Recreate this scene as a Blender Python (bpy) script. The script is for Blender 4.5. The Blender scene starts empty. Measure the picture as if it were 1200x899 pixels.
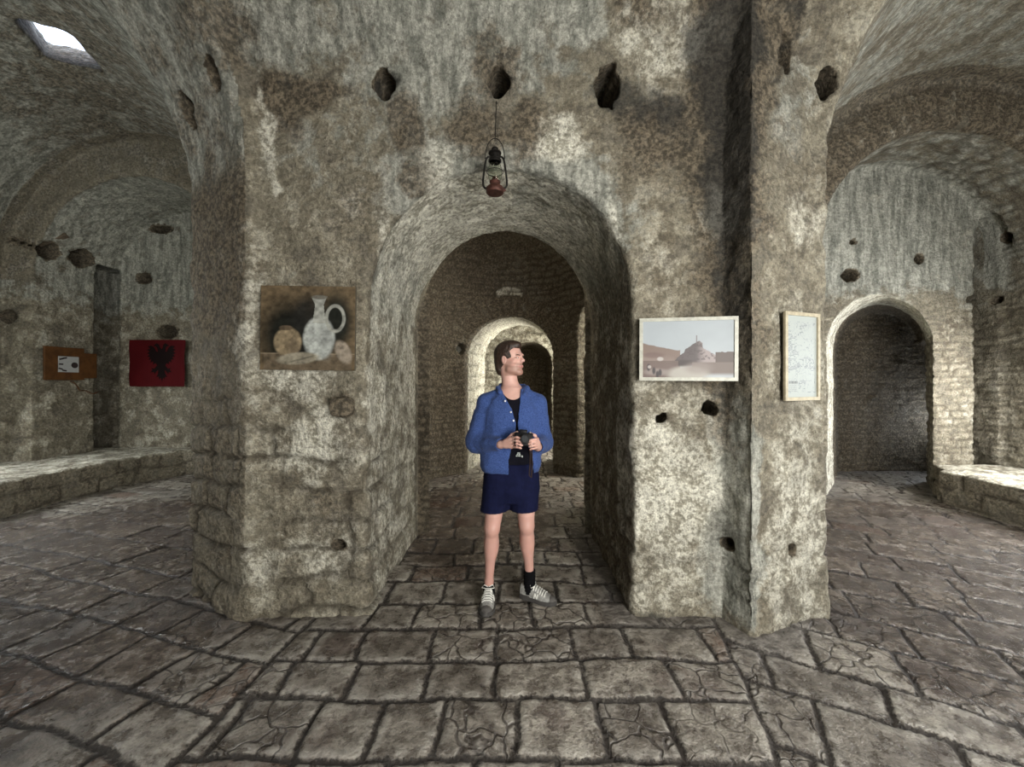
import bpy, math, random
import numpy as np
from mathutils import Vector, Matrix
random.seed(5)
PI = math.pi
F32 = np.float32
C = bpy.context.scene.collection

# ------------------------------------------------------------------ tagging
def tag(o, label=None, cat=None, group=None, kind=None):
    if label: o['label'] = label
    if cat: o['category'] = cat
    if group: o['group'] = group
    if kind: o['kind'] = kind
    return o

def empty(name, loc=(0, 0, 0)):
    o = bpy.data.objects.new(name, None)
    o.location = loc
    o.empty_display_size = .1
    C.objects.link(o)
    return o

# ------------------------------------------------------------------ numpy noise
def _hash(ix, iy, iz, seed):
    h = (ix.astype(np.int64) * 374761393 + iy.astype(np.int64) * 668265263 + iz.astype(np.int64) * 2147483647 + seed * 974711) & 0xffffffff
    h = ((h ^ (h >> 13)) * 1274126177) & 0xffffffff
    h = ((h ^ (h >> 16)) * 2246822519) & 0xffffffff
    h = h ^ (h >> 15)
    return ((h & 0xffffff) / float(0xffffff)).astype(F32)

def vnoise(p, scale, seed=0):
    q = p * scale
    i = np.floor(q).astype(np.int64)
    f = (q - i).astype(F32)
    f = f * f * f * (f * (f * 6 - 15) + 10)
    out = np.zeros(len(p), F32)
    for dx in (0, 1):
        wx = f[:, 0] if dx else 1 - f[:, 0]
        for dy in (0, 1):
            wy = f[:, 1] if dy else 1 - f[:, 1]
            for dz in (0, 1):
                wz = f[:, 2] if dz else 1 - f[:, 2]
                out += wx * wy * wz * _hash(i[:, 0] + dx, i[:, 1] + dy, i[:, 2] + dz, seed)
    return out * 2 - 1

def fbm(p, scale, octv=4, seed=0, gain=.5):
    s = 0; a = 1; t = 0
    for k in range(octv):
        s = s + a * vnoise(p, scale * 2.03 ** k, seed + k * 17)
        t += a; a *= gain
    return s / t

def sstep(a, b, x):
    t = np.clip((x - a) / (b - a), 0, 1)
    return t * t * (3 - 2 * t)

def smin(a, b, k):
    h = np.clip(.5 + .5 * (b - a) / k, 0, 1)
    return b * (1 - h) + a * h - k * h * (1 - h)

def smax(a, b, k):
    return -smin(-a, -b, k)

# ------------------------------------------------------------------ surface nets
def surface_nets(F, org, h):
    """quads of the zero level of F; normals point to the negative side when flip"""
    nx, ny, nz = F.shape
    S = F < 0
    cnt = np.zeros((nx - 1, ny - 1, nz - 1), np.int8)
    for dx in (0, 1):
        for dy in (0, 1):
            for dz in (0, 1):
                cnt += S[dx:nx - 1 + dx, dy:ny - 1 + dy, dz:nz - 1 + dz]
    act = (cnt > 0) & (cnt < 8)
    ci, cj, ck = np.nonzero(act)
    idx = np.full(act.shape, -1, np.int32)
    idx[ci, cj, ck] = np.arange(len(ci))
    pos = np.zeros((len(ci), 3), np.float64)
    num = np.zeros(len(ci), np.float64)
    corners = [(a, b, c) for a in (0, 1) for b in (0, 1) for c in (0, 1)]
    for A in corners:
        for ax in range(3):
            if A[ax] == 1: continue
            B = list(A); B[ax] = 1
            fa = F[ci + A[0], cj + A[1], ck + A[2]].astype(np.float64)
            fb = F[ci + B[0], cj + B[1], ck + B[2]].astype(np.float64)
            m = (fa < 0) != (fb < 0)
            t = np.where(m, fa / np.where(m, fa - fb, 1), 0)
            for k in range(3):
                v = A[k] + (t if k == ax else 0)
                pos[:, k] += np.where(m, v, 0)
            num += m
    pos /= num[:, None]
    V = np.stack([ci, cj, ck], 1) + pos
    V = V * h + np.array(org)
    quads = []
    for ax in range(3):
        sl0 = [slice(None)] * 3; sl1 = [slice(None)] * 3
        sl0[ax] = slice(0, -1); sl1[ax] = slice(1, None)
        o1, o2 = [a for a in range(3) if a != ax]
        for o in (o1, o2):
            sl0[o] = slice(1, -1); sl1[o] = slice(1, -1)
        a = S[tuple(sl0)]; b = S[tuple(sl1)]
        e = np.nonzero(a != b)
        e = list(e)
        e[o1] = e[o1] + 1; e[o2] = e[o2] + 1
        d = [np.zeros(3, int) for _ in range(4)]
        d[1][o1] = -1; d[2][o1] = -1; d[2][o2] = -1; d[3][o2] = -1
        q = np.stack([idx[e[0] + dd[0], e[1] + dd[1], e[2] + dd[2]] for dd in d], 1)
        inside = S[e[0], e[1], e[2]]
        fl = inside if ax != 1 else ~inside
        q = np.where(fl[:, None], q, q[:, ::-1])
        quads.append(q)
    Q = np.concatenate(quads)
    Q = Q[(Q >= 0).all(1)]
    return V, Q

def vnormals(V, Q):
    a = V[Q[:, 2]] - V[Q[:, 0]]; b = V[Q[:, 3]] - V[Q[:, 1]]
    n = np.cross(a, b)
    N = np.zeros_like(V)
    for k in range(4):
        for c in range(3):
            N[:, c] += np.bincount(Q[:, k], n[:, c], len(V))
    l = np.linalg.norm(N, axis=1); l[l == 0] = 1
    return N / l[:, None]

def mesh_np(name, V, Q, mat, parent=None, attrs=None, normals=None, smooth=True):
    V = np.asarray(V, dtype=F32); Q = np.asarray(Q, dtype=np.int32)
    me = bpy.data.meshes.new(name)
    me.vertices.add(len(V)); me.vertices.foreach_set('co', V.ravel())
    k = Q.shape[1]
    me.loops.add(Q.size); me.loops.foreach_set('vertex_index', Q.ravel())
    me.polygons.add(len(Q))
    me.polygons.foreach_set('loop_start', np.arange(0, Q.size, k, dtype=np.int32))
    me.polygons.foreach_set('loop_total', np.full(len(Q), k, dtype=np.int32))
    me.update(calc_edges=True)
    if attrs:
        for nm, dat in attrs.items():
            if dat.ndim == 1:
                at = me.attributes.new(nm, 'FLOAT', 'POINT'); at.data.foreach_set('value', dat.astype(F32))
            else:
                if dat.shape[1] == 3: dat = np.concatenate([dat, np.ones((len(dat), 1))], 1)
                at = me.attributes.new(nm, 'FLOAT_COLOR', 'POINT'); at.data.foreach_set('color', dat.astype(F32).ravel())
    me.polygons.foreach_set('use_smooth', np.full(len(Q), smooth))
    if normals is not None:
        me.normals_split_custom_set_from_vertices([tuple(x) for x in normals.astype(float)])
    if mat: me.materials.append(mat)
    o = bpy.data.objects.new(name, me); C.objects.link(o)
    if parent: o.parent = parent
    return o

def sub_mesh(V, Q, fm, extra):
    q = Q[fm]
    used, inv = np.unique(q, return_inverse=True)
    return V[used], inv.reshape(q.shape), [e[used] for e in extra]

# ------------------------------------------------------------------ simple mesh builder
class MB:
    def __init__(s): s.v = []; s.f = []
    def add(s, vs, fs):
        b = len(s.v); s.v += [tuple(v) for v in vs]; s.f += [tuple(i + b for i in f) for f in fs]; return s
    def box(s, c, d, rot=None, bev=0):
        x, y, z = d[0] / 2, d[1] / 2, d[2] / 2
        M = rot if rot else Matrix.Identity(3)
        c = Vector(c)
        if bev <= 0:
            vs = [c + M @ Vector((sx * x, sy * y, sz * z)) for sx in (-1, 1) for sy in (-1, 1) for sz in (-1, 1)]
            return s.add(vs, [(0, 1, 3, 2), (4, 6, 7, 5), (0, 4, 5, 1), (2, 3, 7, 6), (0, 2, 6, 4), (1, 5, 7, 3)])
        import bmesh
        bm = bmesh.new(); bmesh.ops.create_cube(bm, size=1)
        for v in bm.verts: v.co = Vector((v.co.x * d[0], v.co.y * d[1], v.co.z * d[2]))
        bmesh.ops.bevel(bm, geom=list(bm.edges), offset=bev, segments=2, affect='EDGES', profile=.5)
        bm.verts.ensure_lookup_table()
        s.add([c + M @ v.co for v in bm.verts], [[v.index for v in f.verts] for f in bm.faces]); bm.free(); return s
    def tube(s, pts, r, n=10, closed=False, caps=True):
        pts = [Vector(p) for p in pts]; L = len(pts)
        rs = r if isinstance(r, (list, tuple)) else [r] * L
        up = None; rings = []
        for i, p in enumerate(pts):
            a = pts[(i - 1) % L] if (closed or i > 0) else p
            b = pts[(i + 1) % L] if (closed or i < L - 1) else p
            t = (b - a).normalized()
            if up is None: up = t.orthogonal().normalized()
            up = (up - t * up.dot(t)).normalized(); w = t.cross(up)
            rings.append([p + (up * math.cos(2 * PI * k / n) + w * math.sin(2 * PI * k / n)) * rs[i] for k in range(n)])
        vs = [v for R in rings for v in R]; fs = []
        for i in range(L if closed else L - 1):
            j = (i + 1) % L
            for k in range(n):
                fs.append((i * n + k, i * n + (k + 1) % n, j * n + (k + 1) % n, j * n + k))
        if caps and not closed:
            fs.append(tuple(range(n))[::-1]); fs.append(tuple((L - 1) * n + k for k in range(n)))
        return s.add(vs, fs)
    def lathe(s, prof, c, n=24):
        vs = []; fs = []
        for (r, z) in prof:
            for k in range(n):
                a = 2 * PI * k / n; vs.append((c[0] + r * math.cos(a), c[1] + r * math.sin(a), c[2] + z))
        for i in range(len(prof) - 1):
            for k in range(n):
                fs.append((i * n + k, i * n + (k + 1) % n, (i + 1) * n + (k + 1) % n, (i + 1) * n + k))
        return s.add(vs, fs)
    def prism(s, poly, frame):
        """poly: 2D outline; frame(u,v,w)->point; extruded w 0..1"""
        n = len(poly)
        vs = [frame(u, v, 0) for u, v in poly] + [frame(u, v, 1) for u, v in poly]
        fs = [tuple(range(n)), tuple(range(2 * n - 1, n - 1, -1))]
        fs += [(i, i + n, (i + 1) % n + n, (i + 1) % n) for i in range(n)]
        return s.add(vs, fs)
    def build(s, name, mat, parent=None, smooth=False):
        me = bpy.data.meshes.new(name); me.from_pydata([tuple(v) for v in s.v], [], s.f); me.update()
        import bmesh
        bm = bmesh.new(); bm.from_mesh(me); bmesh.ops.recalc_face_normals(bm, faces=list(bm.faces)); bm.to_mesh(me); bm.free()
        if smooth:
            me.polygons.foreach_set('use_smooth', np.full(len(me.polygons), True))
            try: me.set_sharp_from_angle(angle=.7)
            except Exception: pass
        me.materials.append(mat)
        o = bpy.data.objects.new(name, me); C.objects.link(o)
        if parent: o.parent = parent; 
        return o

# ------------------------------------------------------------------ materials
def newmat(name):
    m = bpy.data.materials.new(name); m.use_nodes = True
    nt = m.node_tree; nt.nodes.clear()
    out = nt.nodes.new('ShaderNodeOutputMaterial'); b = nt.nodes.new('ShaderNodeBsdfPrincipled')
    nt.links.new(b.outputs[0], out.inputs[0])
    return m, nt, b

class N:
    """tiny node helper"""
    def __init__(s, nt): s.nt = nt
    def _in(s, sock, v):
        if v is None: return
        if hasattr(v, 'links') or isinstance(v, bpy.types.NodeSocket): s.nt.links.new(v, sock)
        else:
            if sock.type == 'RGBA' and len(v) == 3: v = (*v, 1)
            sock.default_value = v
    def math(s, op, a, b=None, c=None, clamp=False):
        n = s.nt.nodes.new('ShaderNodeMath'); n.operation = op; n.use_clamp = clamp
        s._in(n.inputs[0], a); s._in(n.inputs[1], b); s._in(n.inputs[2], c); return n.outputs[0]
    def ss(s, x, a, b):
        n = s.nt.nodes.new('ShaderNodeMapRange'); n.interpolation_type = 'SMOOTHSTEP'
        s._in(n.inputs[0], x); n.inputs[1].default_value = a; n.inputs[2].default_value = b
        n.inputs[3].default_value = 0; n.inputs[4].default_value = 1; return n.outputs[0]
    def lin(s, x, a, b, c=0., d=1.):
        n = s.nt.nodes.new('ShaderNodeMapRange'); s._in(n.inputs[0], x)
        for i, v in enumerate((a, b, c, d)): n.inputs[i + 1].default_value = v
        return n.outputs[0]
    def noise(s, vec, scale, detail=6, rough=.6, dist=0.):
        n = s.nt.nodes.new('ShaderNodeTexNoise'); s.nt.links.new(vec, n.inputs['Vector'])
        n.inputs['Scale'].default_value = scale; n.inputs['Detail'].default_value = detail
        n.inputs['Roughness'].default_value = rough; n.inputs['Distortion'].default_value = dist
        return n.outputs[0]
    def voro(s, vec, scale, feature='F1', rnd=1.):
        n = s.nt.nodes.new('ShaderNodeTexVoronoi'); n.feature = feature; s.nt.links.new(vec, n.inputs['Vector'])
        n.inputs['Scale'].default_value = scale; n.inputs['Randomness'].default_value = rnd; return n.outputs[0]
    def mix(s, f, a, b, mode='MIX'):
        n = s.nt.nodes.new('ShaderNodeMix'); n.data_type = 'RGBA'; n.blend_type = mode
        s._in(n.inputs[0], f); s._in(n.inputs[6], a); s._in(n.inputs[7], b); return n.outputs[2]
    def attr(s, name):
        n = s.nt.nodes.new('ShaderNodeAttribute'); n.attribute_name = name; return n
    def sep(s, c):
        n = s.nt.nodes.new('ShaderNodeSeparateColor'); s.nt.links.new(c, n.inputs[0]); return n.outputs
    def co(s):
        return s.nt.nodes.new('ShaderNodeTexCoord').outputs['Object']
    def geo(s):
        return s.nt.nodes.new('ShaderNodeNewGeometry').outputs['Position']
    def map(s, v, scale=(1, 1, 1), rot=(0, 0, 0)):
        n = s.nt.nodes.new('ShaderNodeMapping'); s.nt.links.new(v, n.inputs[0])
        n.inputs['Scale'].default_value = scale; n.inputs['Rotation'].default_value = rot; return n.outputs[0]
    def bump(s, h, strength, dist, normal=None):
        n = s.nt.nodes.new('ShaderNodeBump'); n.inputs['Strength'].default_value = strength
        n.inputs['Distance'].default_value = dist; s.nt.links.new(h, n.inputs['Height'])
        if normal is not None: s.nt.links.new(normal, n.inputs['Normal'])
        return n.outputs[0]
    def val(s, c):
        n = s.nt.nodes.new('ShaderNodeHueSaturation'); return n

def plain(name, col, rough=.6, metal=0., var=.25, scale=30, bump=.3, bdist=.002, spec=.3):
    m, nt, b = newmat(name); h = N(nt); p = h.co()
    n = h.noise(p, scale, 5)
    c2 = tuple(x * (1 - var) for x in col)
    nt.links.new(h.mix(h.ss(n, .35, .65), c2, col), b.inputs['Base Color'])
    b.inputs['Roughness'].default_value = rough; b.inputs['Metallic'].default_value = metal
    b.inputs['Specular IOR Level'].default_value = spec
    if bump: nt.links.new(h.bump(n, bump, bdist), b.inputs['Normal'])
    return m

def wall_material():
    m, nt, b = newmat('old_plaster_over_stone'); h = N(nt); p = h.geo()
    mk = h.attr('mask'); R, G, B = h.sep(mk.outputs['Color'])[:3]; A = mk.outputs['Alpha']
    # R grey limewash, G bare brown mortar, B white lime, A dark damp; G, B, A also paint shade and highlights
    n1 = h.noise(p, 1.7, 8, .62)
    n2 = h.noise(p, 7., 9, .68)
    n5 = h.noise(h.map(p, (1, 1, 1), (.5, .8, .2)), 4.2, 10, .72)
    n3 = h.noise(p, 34., 6, .65)
    n4 = h.noise(p, 95., 4, .65)
    streak = h.noise(h.map(p, (10, 10, 1.5)), 1.5, 7, .65)
    def msk(ch, a1=2.4, a2=2.2, lo=.36, hi=.60):
        t = h.math('ADD', ch, h.math('MULTIPLY', h.math('SUBTRACT', n5, .5), a1))
        t = h.math('ADD', t, h.math('MULTIPLY', h.math('SUBTRACT', n2, .5), a2))
        return h.ss(t, lo, hi)
    tan = h.mix(h.ss(n2, .36, .64), (.150, .130, .095), (.315, .288, .220))
    tan = h.mix(h.math('MULTIPLY', h.ss(n1, .45, .60), .8), tan, (.225, .205, .155))
    tan = h.mix(h.math('MULTIPLY', h.ss(n5, .53, .60), .6), tan, (.44, .415, .335))
    tan = h.mix(h.math('MULTIPLY', h.ss(n5, .47, .41), .65), tan, (.135, .122, .098))
    grey = h.mix(h.ss(streak, .38, .62), (.175, .18, .155), (.37, .37, .325))
    grey = h.mix(h.math('MULTIPLY', h.ss(n2, .50, .64), .3), grey, (.42, .425, .37))
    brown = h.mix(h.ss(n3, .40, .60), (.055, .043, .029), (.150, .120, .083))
    white = h.mix(h.ss(h.math('ADD', h.math('MULTIPLY', n3, .5), h.math('MULTIPLY', n2, .5)), .44, .54), (.40, .38, .305), (.66, .645, .56))
    mr = msk(R, 2.2, 1.2, .3, .7)
    c = h.mix(mr, tan, grey)
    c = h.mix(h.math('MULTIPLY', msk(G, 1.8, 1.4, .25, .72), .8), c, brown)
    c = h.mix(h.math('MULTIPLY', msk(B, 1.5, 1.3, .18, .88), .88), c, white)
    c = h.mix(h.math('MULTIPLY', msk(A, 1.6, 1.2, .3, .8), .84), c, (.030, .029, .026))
    c = h.mix(1., c, h.math('MULTIPLY', h.lin(n3, .38, .62, .70, 1.30), h.lin(n4, .38, .62, .82, 1.18)), 'MULTIPLY')
    pit = h.ss(h.noise(p, 17., 5, .7), .62, .70)
    c = h.mix(h.math('MULTIPLY', pit, .6), c, (.05, .042, .03))
    crk = h.attr('joint').outputs['Fac']
    c = h.mix(h.math('MULTIPLY', h.math('MULTIPLY', crk, h.ss(n5, .40, .47)), .8), c, (.055, .045, .032))
    nt.links.new(c, b.inputs['Base Color'])
    b.inputs['Roughness'].default_value = .84
    b.inputs['Specular IOR Level'].default_value = .3
    rough = h.lin(mr, 0, 1, 1., .45)
    hh = h.math('ADD', h.math('MULTIPLY', n2, 1.3), h.math('MULTIPLY', h.math('MULTIPLY', n3, .62), rough))
    hh = h.math('ADD', hh, h.math('MULTIPLY', n4, .10))
    hh = h.math('SUBTRACT', hh, h.math('MULTIPLY', pit, .25))
    nt.links.new(h.bump(hh, .9, .055), b.inputs['Normal'])
    return m

def floor_material():
    m, nt, b = newmat('worn_stone_paving'); h = N(nt); p = h.geo()
    dark_gloss = h.attr('dark_gloss').outputs['Fac']; j = h.attr('jd').outputs['Fac']; idn = h.attr('sid').outputs['Fac']; dust = h.attr('dust').outputs['Fac']
    n1 = h.noise(p, 1.6, 7, .6); n2 = h.noise(p, 9., 9, .68); n3 = h.noise(p, 42., 6, .66); n4 = h.noise(p, 19., 9, .7, .3)
    slab = h.mix(h.ss(n2, .38, .62), (.135, .122, .107), (.36, .34, .305))
    c = h.mix(1., slab, h.mix(idn, (.62, .58, .55), (1.25, 1.22, 1.17)), 'MULTIPLY')
    red = h.math('MULTIPLY', h.ss(h.math('FRACT', h.math('MULTIPLY', idn, 13.7)), .93, .95), .45)
    c = h.mix(red, c, (.19, .105, .07))
    c = h.mix(h.math('MULTIPLY', h.ss(n1, .54, .64), .5), c, (.12, .085, .075))
    c = h.mix(h.math('MULTIPLY', h.ss(n4, .53, .60), .62), c, (.062, .048, .042))
    c = h.mix(h.math('MULTIPLY', h.ss(n3, .53, .62), .6), c, (.055, .044, .038))
    edge = h.math('MULTIPLY', h.ss(j, .012, .022), h.math('SUBTRACT', 1., h.ss(j, .03, .075)))
    c = h.mix(h.math('MULTIPLY', h.math('MULTIPLY', edge, h.ss(n2, .44, .56)), .5), c, (.42, .40, .36))
    warp = h.nt.nodes.new('ShaderNodeVectorMath'); warp.operation = 'ADD'
    h.nt.links.new(p, warp.inputs[0])
    ncol = h.nt.nodes.new('ShaderNodeTexNoise'); ncol.inputs['Scale'].default_value = 7; h.nt.links.new(p, ncol.inputs['Vector'])
    sc = h.nt.nodes.new('ShaderNodeVectorMath'); sc.operation = 'SCALE'; sc.inputs['Scale'].default_value = .16
    h.nt.links.new(ncol.outputs['Color'], sc.inputs[0]); h.nt.links.new(sc.outputs[0], warp.inputs[1])
    ve = h.voro(warp.outputs[0], 6.5, 'DISTANCE_TO_EDGE')
    crazed = h.math('MULTIPLY', h.math('SUBTRACT', 1., h.ss(ve, .012, .05)), h.ss(h.math('FRACT', h.math('MULTIPLY', idn, 7.3)), .68, .72))
    c = h.mix(h.math('MULTIPLY', crazed, .75), c, (.045, .035, .03))
    jw = h.math('ADD', j, h.math('MULTIPLY', h.math('SUBTRACT', n3, .5), .045))
    joint = h.math('SUBTRACT', 1., h.ss(jw, .006, .017))
    c = h.mix(h.math('MULTIPLY', joint, .93), c, (.03, .023, .019))
    c = h.mix(h.math('MULTIPLY', dust, .8), c, h.mix(h.ss(n2, .40, .6), (.07, .062, .055), (.19, .175, .16)))
    c = h.mix(1., c, h.lin(n3, .38, .62, .78, 1.24), 'MULTIPLY')
    wm = h.ss(h.math('ADD', dark_gloss, h.math('MULTIPLY', h.math('SUBTRACT', n1, .5), 1.6)), .3, .75)
    c = h.mix(wm, c, h.mix(1., c, (.56, .50, .47), 'MULTIPLY'))
    nt.links.new(c, b.inputs['Base Color'])
    r = h.math('SUBTRACT', h.lin(n2, .4, .6, .24, .42), h.math('MULTIPLY', wm, .12))
    r = h.math('ADD', r, h.math('MULTIPLY', joint, .4)); r = h.math('ADD', r, h.math('MULTIPLY', dust, .35), clamp=True)
    nt.links.new(r, b.inputs['Roughness'])
    b.inputs['Specular IOR Level'].default_value = .55
    hh = h.math('SUBTRACT', h.math('MULTIPLY', n2, .9), h.math('MULTIPLY', joint, .5))
    hh = h.math('SUBTRACT', hh, h.math('MULTIPLY', crazed, .3)); hh = h.math('ADD', hh, h.math('MULTIPLY', n3, .3))
    hh = h.math('ADD', hh, h.math('MULTIPLY', n1, .8))
    hh = h.math('ADD', hh, h.math('MULTIPLY', h.math('MULTIPLY', n4, wm), .6))
    nt.links.new(h.bump(hh, 1., .038), b.inputs['Normal'])
    return m

def col_material(name, rough=.5, spec=.4, bump=0.):
    m, nt, b = newmat(name); h = N(nt)
    nt.links.new(h.attr('Col').outputs['Color'], b.inputs['Base Color'])
    b.inputs['Roughness'].default_value = rough; b.inputs['Specular IOR Level'].default_value = spec
    if bump:
        nt.links.new(h.bump(h.noise(h.co(), 60, 5), bump, .003), b.inputs['Normal'])
    return m

M_wall = wall_material(); M_floor = floor_material()

# ------------------------------------------------------------------ the void of the place
FY = 2.55
L1 = np.array([-2.41, 2.87]); L2 = np.array([-1.745, 2.495])
T = (L1 - L2) / np.linalg.norm(L1 - L2); TL = float(np.linalg.norm(L1 - L2))
U = np.array([-T[1], T[0]]);
if U[1] > 0: U = -U

def barrel(u, z, a, cz, b):
    au = np.abs(u); zz = np.maximum(z - cz, 0)
    e = (np.sqrt((au / a) ** 2 + (zz / b) ** 2) - 1) * min(a, b)
    return np.where(z < cz, au - a, e)

def sd_poly(x, y, poly):
    d = np.full(np.broadcast(x, y).shape, 1e9, F32); s = np.ones(d.shape, F32)
    n = len(poly)
    for i in range(n):
        ax, ay = poly[i]; bx, by = poly[i - 1]
        ex, ey = bx - ax, by - ay; wx, wy = x - ax, y - ay
        t = np.clip((wx * ex + wy * ey) / (ex * ex + ey * ey), 0, 1)
        d = np.minimum(d, (wx - ex * t) ** 2 + (wy - ey * t) ** 2)
        c1 = y >= ay; c2 = y < by; c3 = ex * wy > ey * wx
        s = np.where((c1 & c2 & c3) | (~c1 & ~c2 & ~c3), -s, s)
    return s * np.sqrt(d)

HOLES = []   # (centre, radii, axis-aligned)
SKY = ((-4.71, 3.60), (-4.33, 3.76), (-4.50, 4.24), (-4.95, 4.06))
def void(x, y, z):
    ext = lambda a, lo, hi: np.maximum(lo - a, a - hi)
    # gallery in front of the central wall
    w = (x - L2[0]) * T[0] + (y - L2[1]) * T[1]
    s = (x - L1[0]) * U[0] + (y - L1[1]) * U[1]
    g = np.maximum(barrel(y - .15, z, 2.40, 3.25, 1.85), np.maximum(w, x - 3.6))
    # pilasters that stand proud of the wall
    pl = sd_poly(x, y, [tuple(L2), (-1.655, 2.56), (-1.655, 3.2), (-2.5, 3.3), tuple(L1)])
    pr = sd_poly(x, y, [(1.46, 2.34), (2.08, 2.57), (2.45, 3.4), (2.3, 3.6), (1.405, 3.0), (1.40, 2.56)])
    g = smax(g, -pl, .03)
    # arch to the left gallery
    la = np.maximum(barrel(s - 1.45, z, 1.45, 2.9, 1.45), ext(w, -.25, TL + .25))
    g = smin(g, la, .05)
    # left bay
    lb = barrel(x - (-5.3 + .35 * (5.5 - y)), z, 2.0, 2.9, 2.1)
    lb = np.maximum(lb, np.maximum(ext(y, -.6, 5.5), TL - w))
    g = smin(g, lb, .05)
    sh = np.maximum(z - 4.95, -.3) * .75
    sk = np.maximum(sd_poly(x + 1.10 * sh, y - sh, SKY), ext(z, 4.5, 9.0))
    g = smin(g, sk, .03)
    lf = np.maximum(barrel(x + 5.45, z, 1.45, 3.05, 1.45), ext(y, 5.3, 6.68))
    g = smin(g, lf, .05)
    sl = np.maximum(ext(x, -7.4, -6.86), np.maximum(ext(y, 6.35, 7.15), z - 3.55))
    g = np.minimum(g, sl)
    # right bay
    rb = np.maximum(barrel(x - (5.1 - .38 * (4.4 - y)), z, 2.3, 2.9, 2.1), ext(y, -1.2, 4.4))
    g = smin(g, rb, .05)
    g = smax(g, -pr, .03)
    rf = np.maximum(barrel(x - 5.1, z, 1.6, 2.9, 1.6), ext(y, 4.2, 5.25))
    g = smin(g, rf, .05)
    sl = np.maximum(barrel(x - 6.5, z, .17, 3.45, .35), ext(y, 5.1, 5.7))
    g = np.minimum(g, sl)
    dr = np.maximum(barrel(x - 5.03 - (y - 5.25) * .95, z, .72, 2.02, .72), ext(y, 5.1, 6.65))
    g = smin(g, dr, .03)
    g = smin(g, np.maximum(ext(x, 6.0, 7.7), np.maximum(ext(y, 5.95, 6.65), z - 2.2)), .03)
    # passage through the central wall
    ct = np.maximum(barrel(x + .08, z, .885, 2.1, .885), ext(y, 2.3, 3.9))
    g = smin(g, ct, .055)
    # round room
    rr = np.sqrt((x + .05) ** 2 + (y - 5.2) ** 2); zz = np.maximum(z - 3.0, 0)
    rd = np.where(z < 3.0, rr - 1.5, np.sqrt(rr ** 2 + (zz * 1.15) ** 2) - 1.5)
    g = smin(g, rd, .03)
    ft = np.maximum(barrel(x + .03 - (y - 6.64) * .19, z, .74, 1.95, .74), ext(y, 6.4, 8.0))
    g = smin(g, ft, .03)
    br = np.maximum(barrel(y - 8.75, z, .9, 2.9, .9), ext(x, -2.4, 2.2))
    g = smin(g, br, .03)
    dd = np.maximum(barrel(x - .42, z, .58, 2.0, .55), ext(y, 9.4, 11.3))
    g = smin(g, dd, .02)
    al = (x - 1.3) * .958 + (y - 5.75) * .287; ac = -(x - 1.3) * .287 + (y - 5.75) * .958
    sp = np.maximum(barrel(ac, z, .52, 2.4, .52), ext(al, -.4, 1.6))
    g = smin(g, sp, .02)
    for c, rw_, rh_, ax_, sd_, up_, dep in HOLES:
        dx, dy, dz = x - c[0], y - c[1], z - c[2]
        a_ = dx * ax_[0] + dy * ax_[1] + dz * ax_[2]; b_ = dx * sd_[0] + dy * sd_[1] + dz * sd_[2]; e_ = dx * up_[0] + dy * up_[1] + dz * up_[2]
        q = np.sqrt((b_ / rw_) ** 2 + (e_ / rh_) ** 2) * (1 + .20 * np.sin(b_ * 47 + c[0] * 9) * np.sin(e_ * 41 + c[2] * 5))
        g = np.minimum(g, np.maximum((q - 1) * min(rw_, rh_), np.abs(a_) - dep))
    return g

CAM = np.array([0., 0., 1.55]); FOC = 450.
def hit(px, py, tmax=12.):
    """where the sight line through a spot of the photo meets the masonry"""
    d = np.array([(px - 600.) / FOC, 1., (447. - py) / FOC])
    t = 1.2
    for _ in range(4000):
        P = CAM + d * t
        if float(void(np.array([P[0]]), np.array([P[1]]), np.array([P[2]]))[0]) > -.002: break
        t += .006
    return CAM + d * t

hole_px = [(450, 98, .055, .075), (585, 95, .055, .075), (712, 100, .07, .11), (921, 62, .05, .10), (970, 96, .055, .085),
           (775, 490, .035, .025), (833, 479, .05, .04), (852, 638, .045, .032), (931, 646, .033, .03), (395, 640, .035, .025),
           (218, 128, .055, .10), (248, 86, .045, .085),
           (58, 294, .12, .10), (97, 303, .14, .11), (8, 371, .10, .08), (168, 326, .10, .07), (196, 389, .13, .09),
           (998, 322, .09, .07), (1079, 303, .055, .06), (1181, 277, .07, .08), (1166, 352, .05, .04),
           (541, 409, .07, .07), (188, 268, .14, .05), (1001, 283, .03, .025)]
_h = []
for (px, py, rw, rh) in hole_px:
    P_ = hit(px, py); E = .03
    gr = np.array([float(void(*[np.array([v]) for v in P_ + d_ * E])[0] - void(*[np.array([v]) for v in P_ - d_ * E])[0]) for d_ in np.eye(3)])
    gr /= max(np.linalg.norm(gr), 1e-6)
    up_ = np.array([0, 0, 1.]) - gr * gr[2]; up_ /= max(np.linalg.norm(up_), 1e-6); sd_ = np.cross(gr, up_)
    big = max(rw, rh)
    if (px, py) == (852, 638): dep = .12
    elif big >= .05: dep = .55 if abs(P_[0]) < 2.6 and P_[1] < 3 else .45
    else: dep = .25
    rw = max(rw * 1.25, .042); rh = max(rh * 1.25, .036)
    _h.append((tuple(P_), rw, rh, tuple(gr), tuple(sd_), tuple(up_), dep))
HOLES += _h

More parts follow.
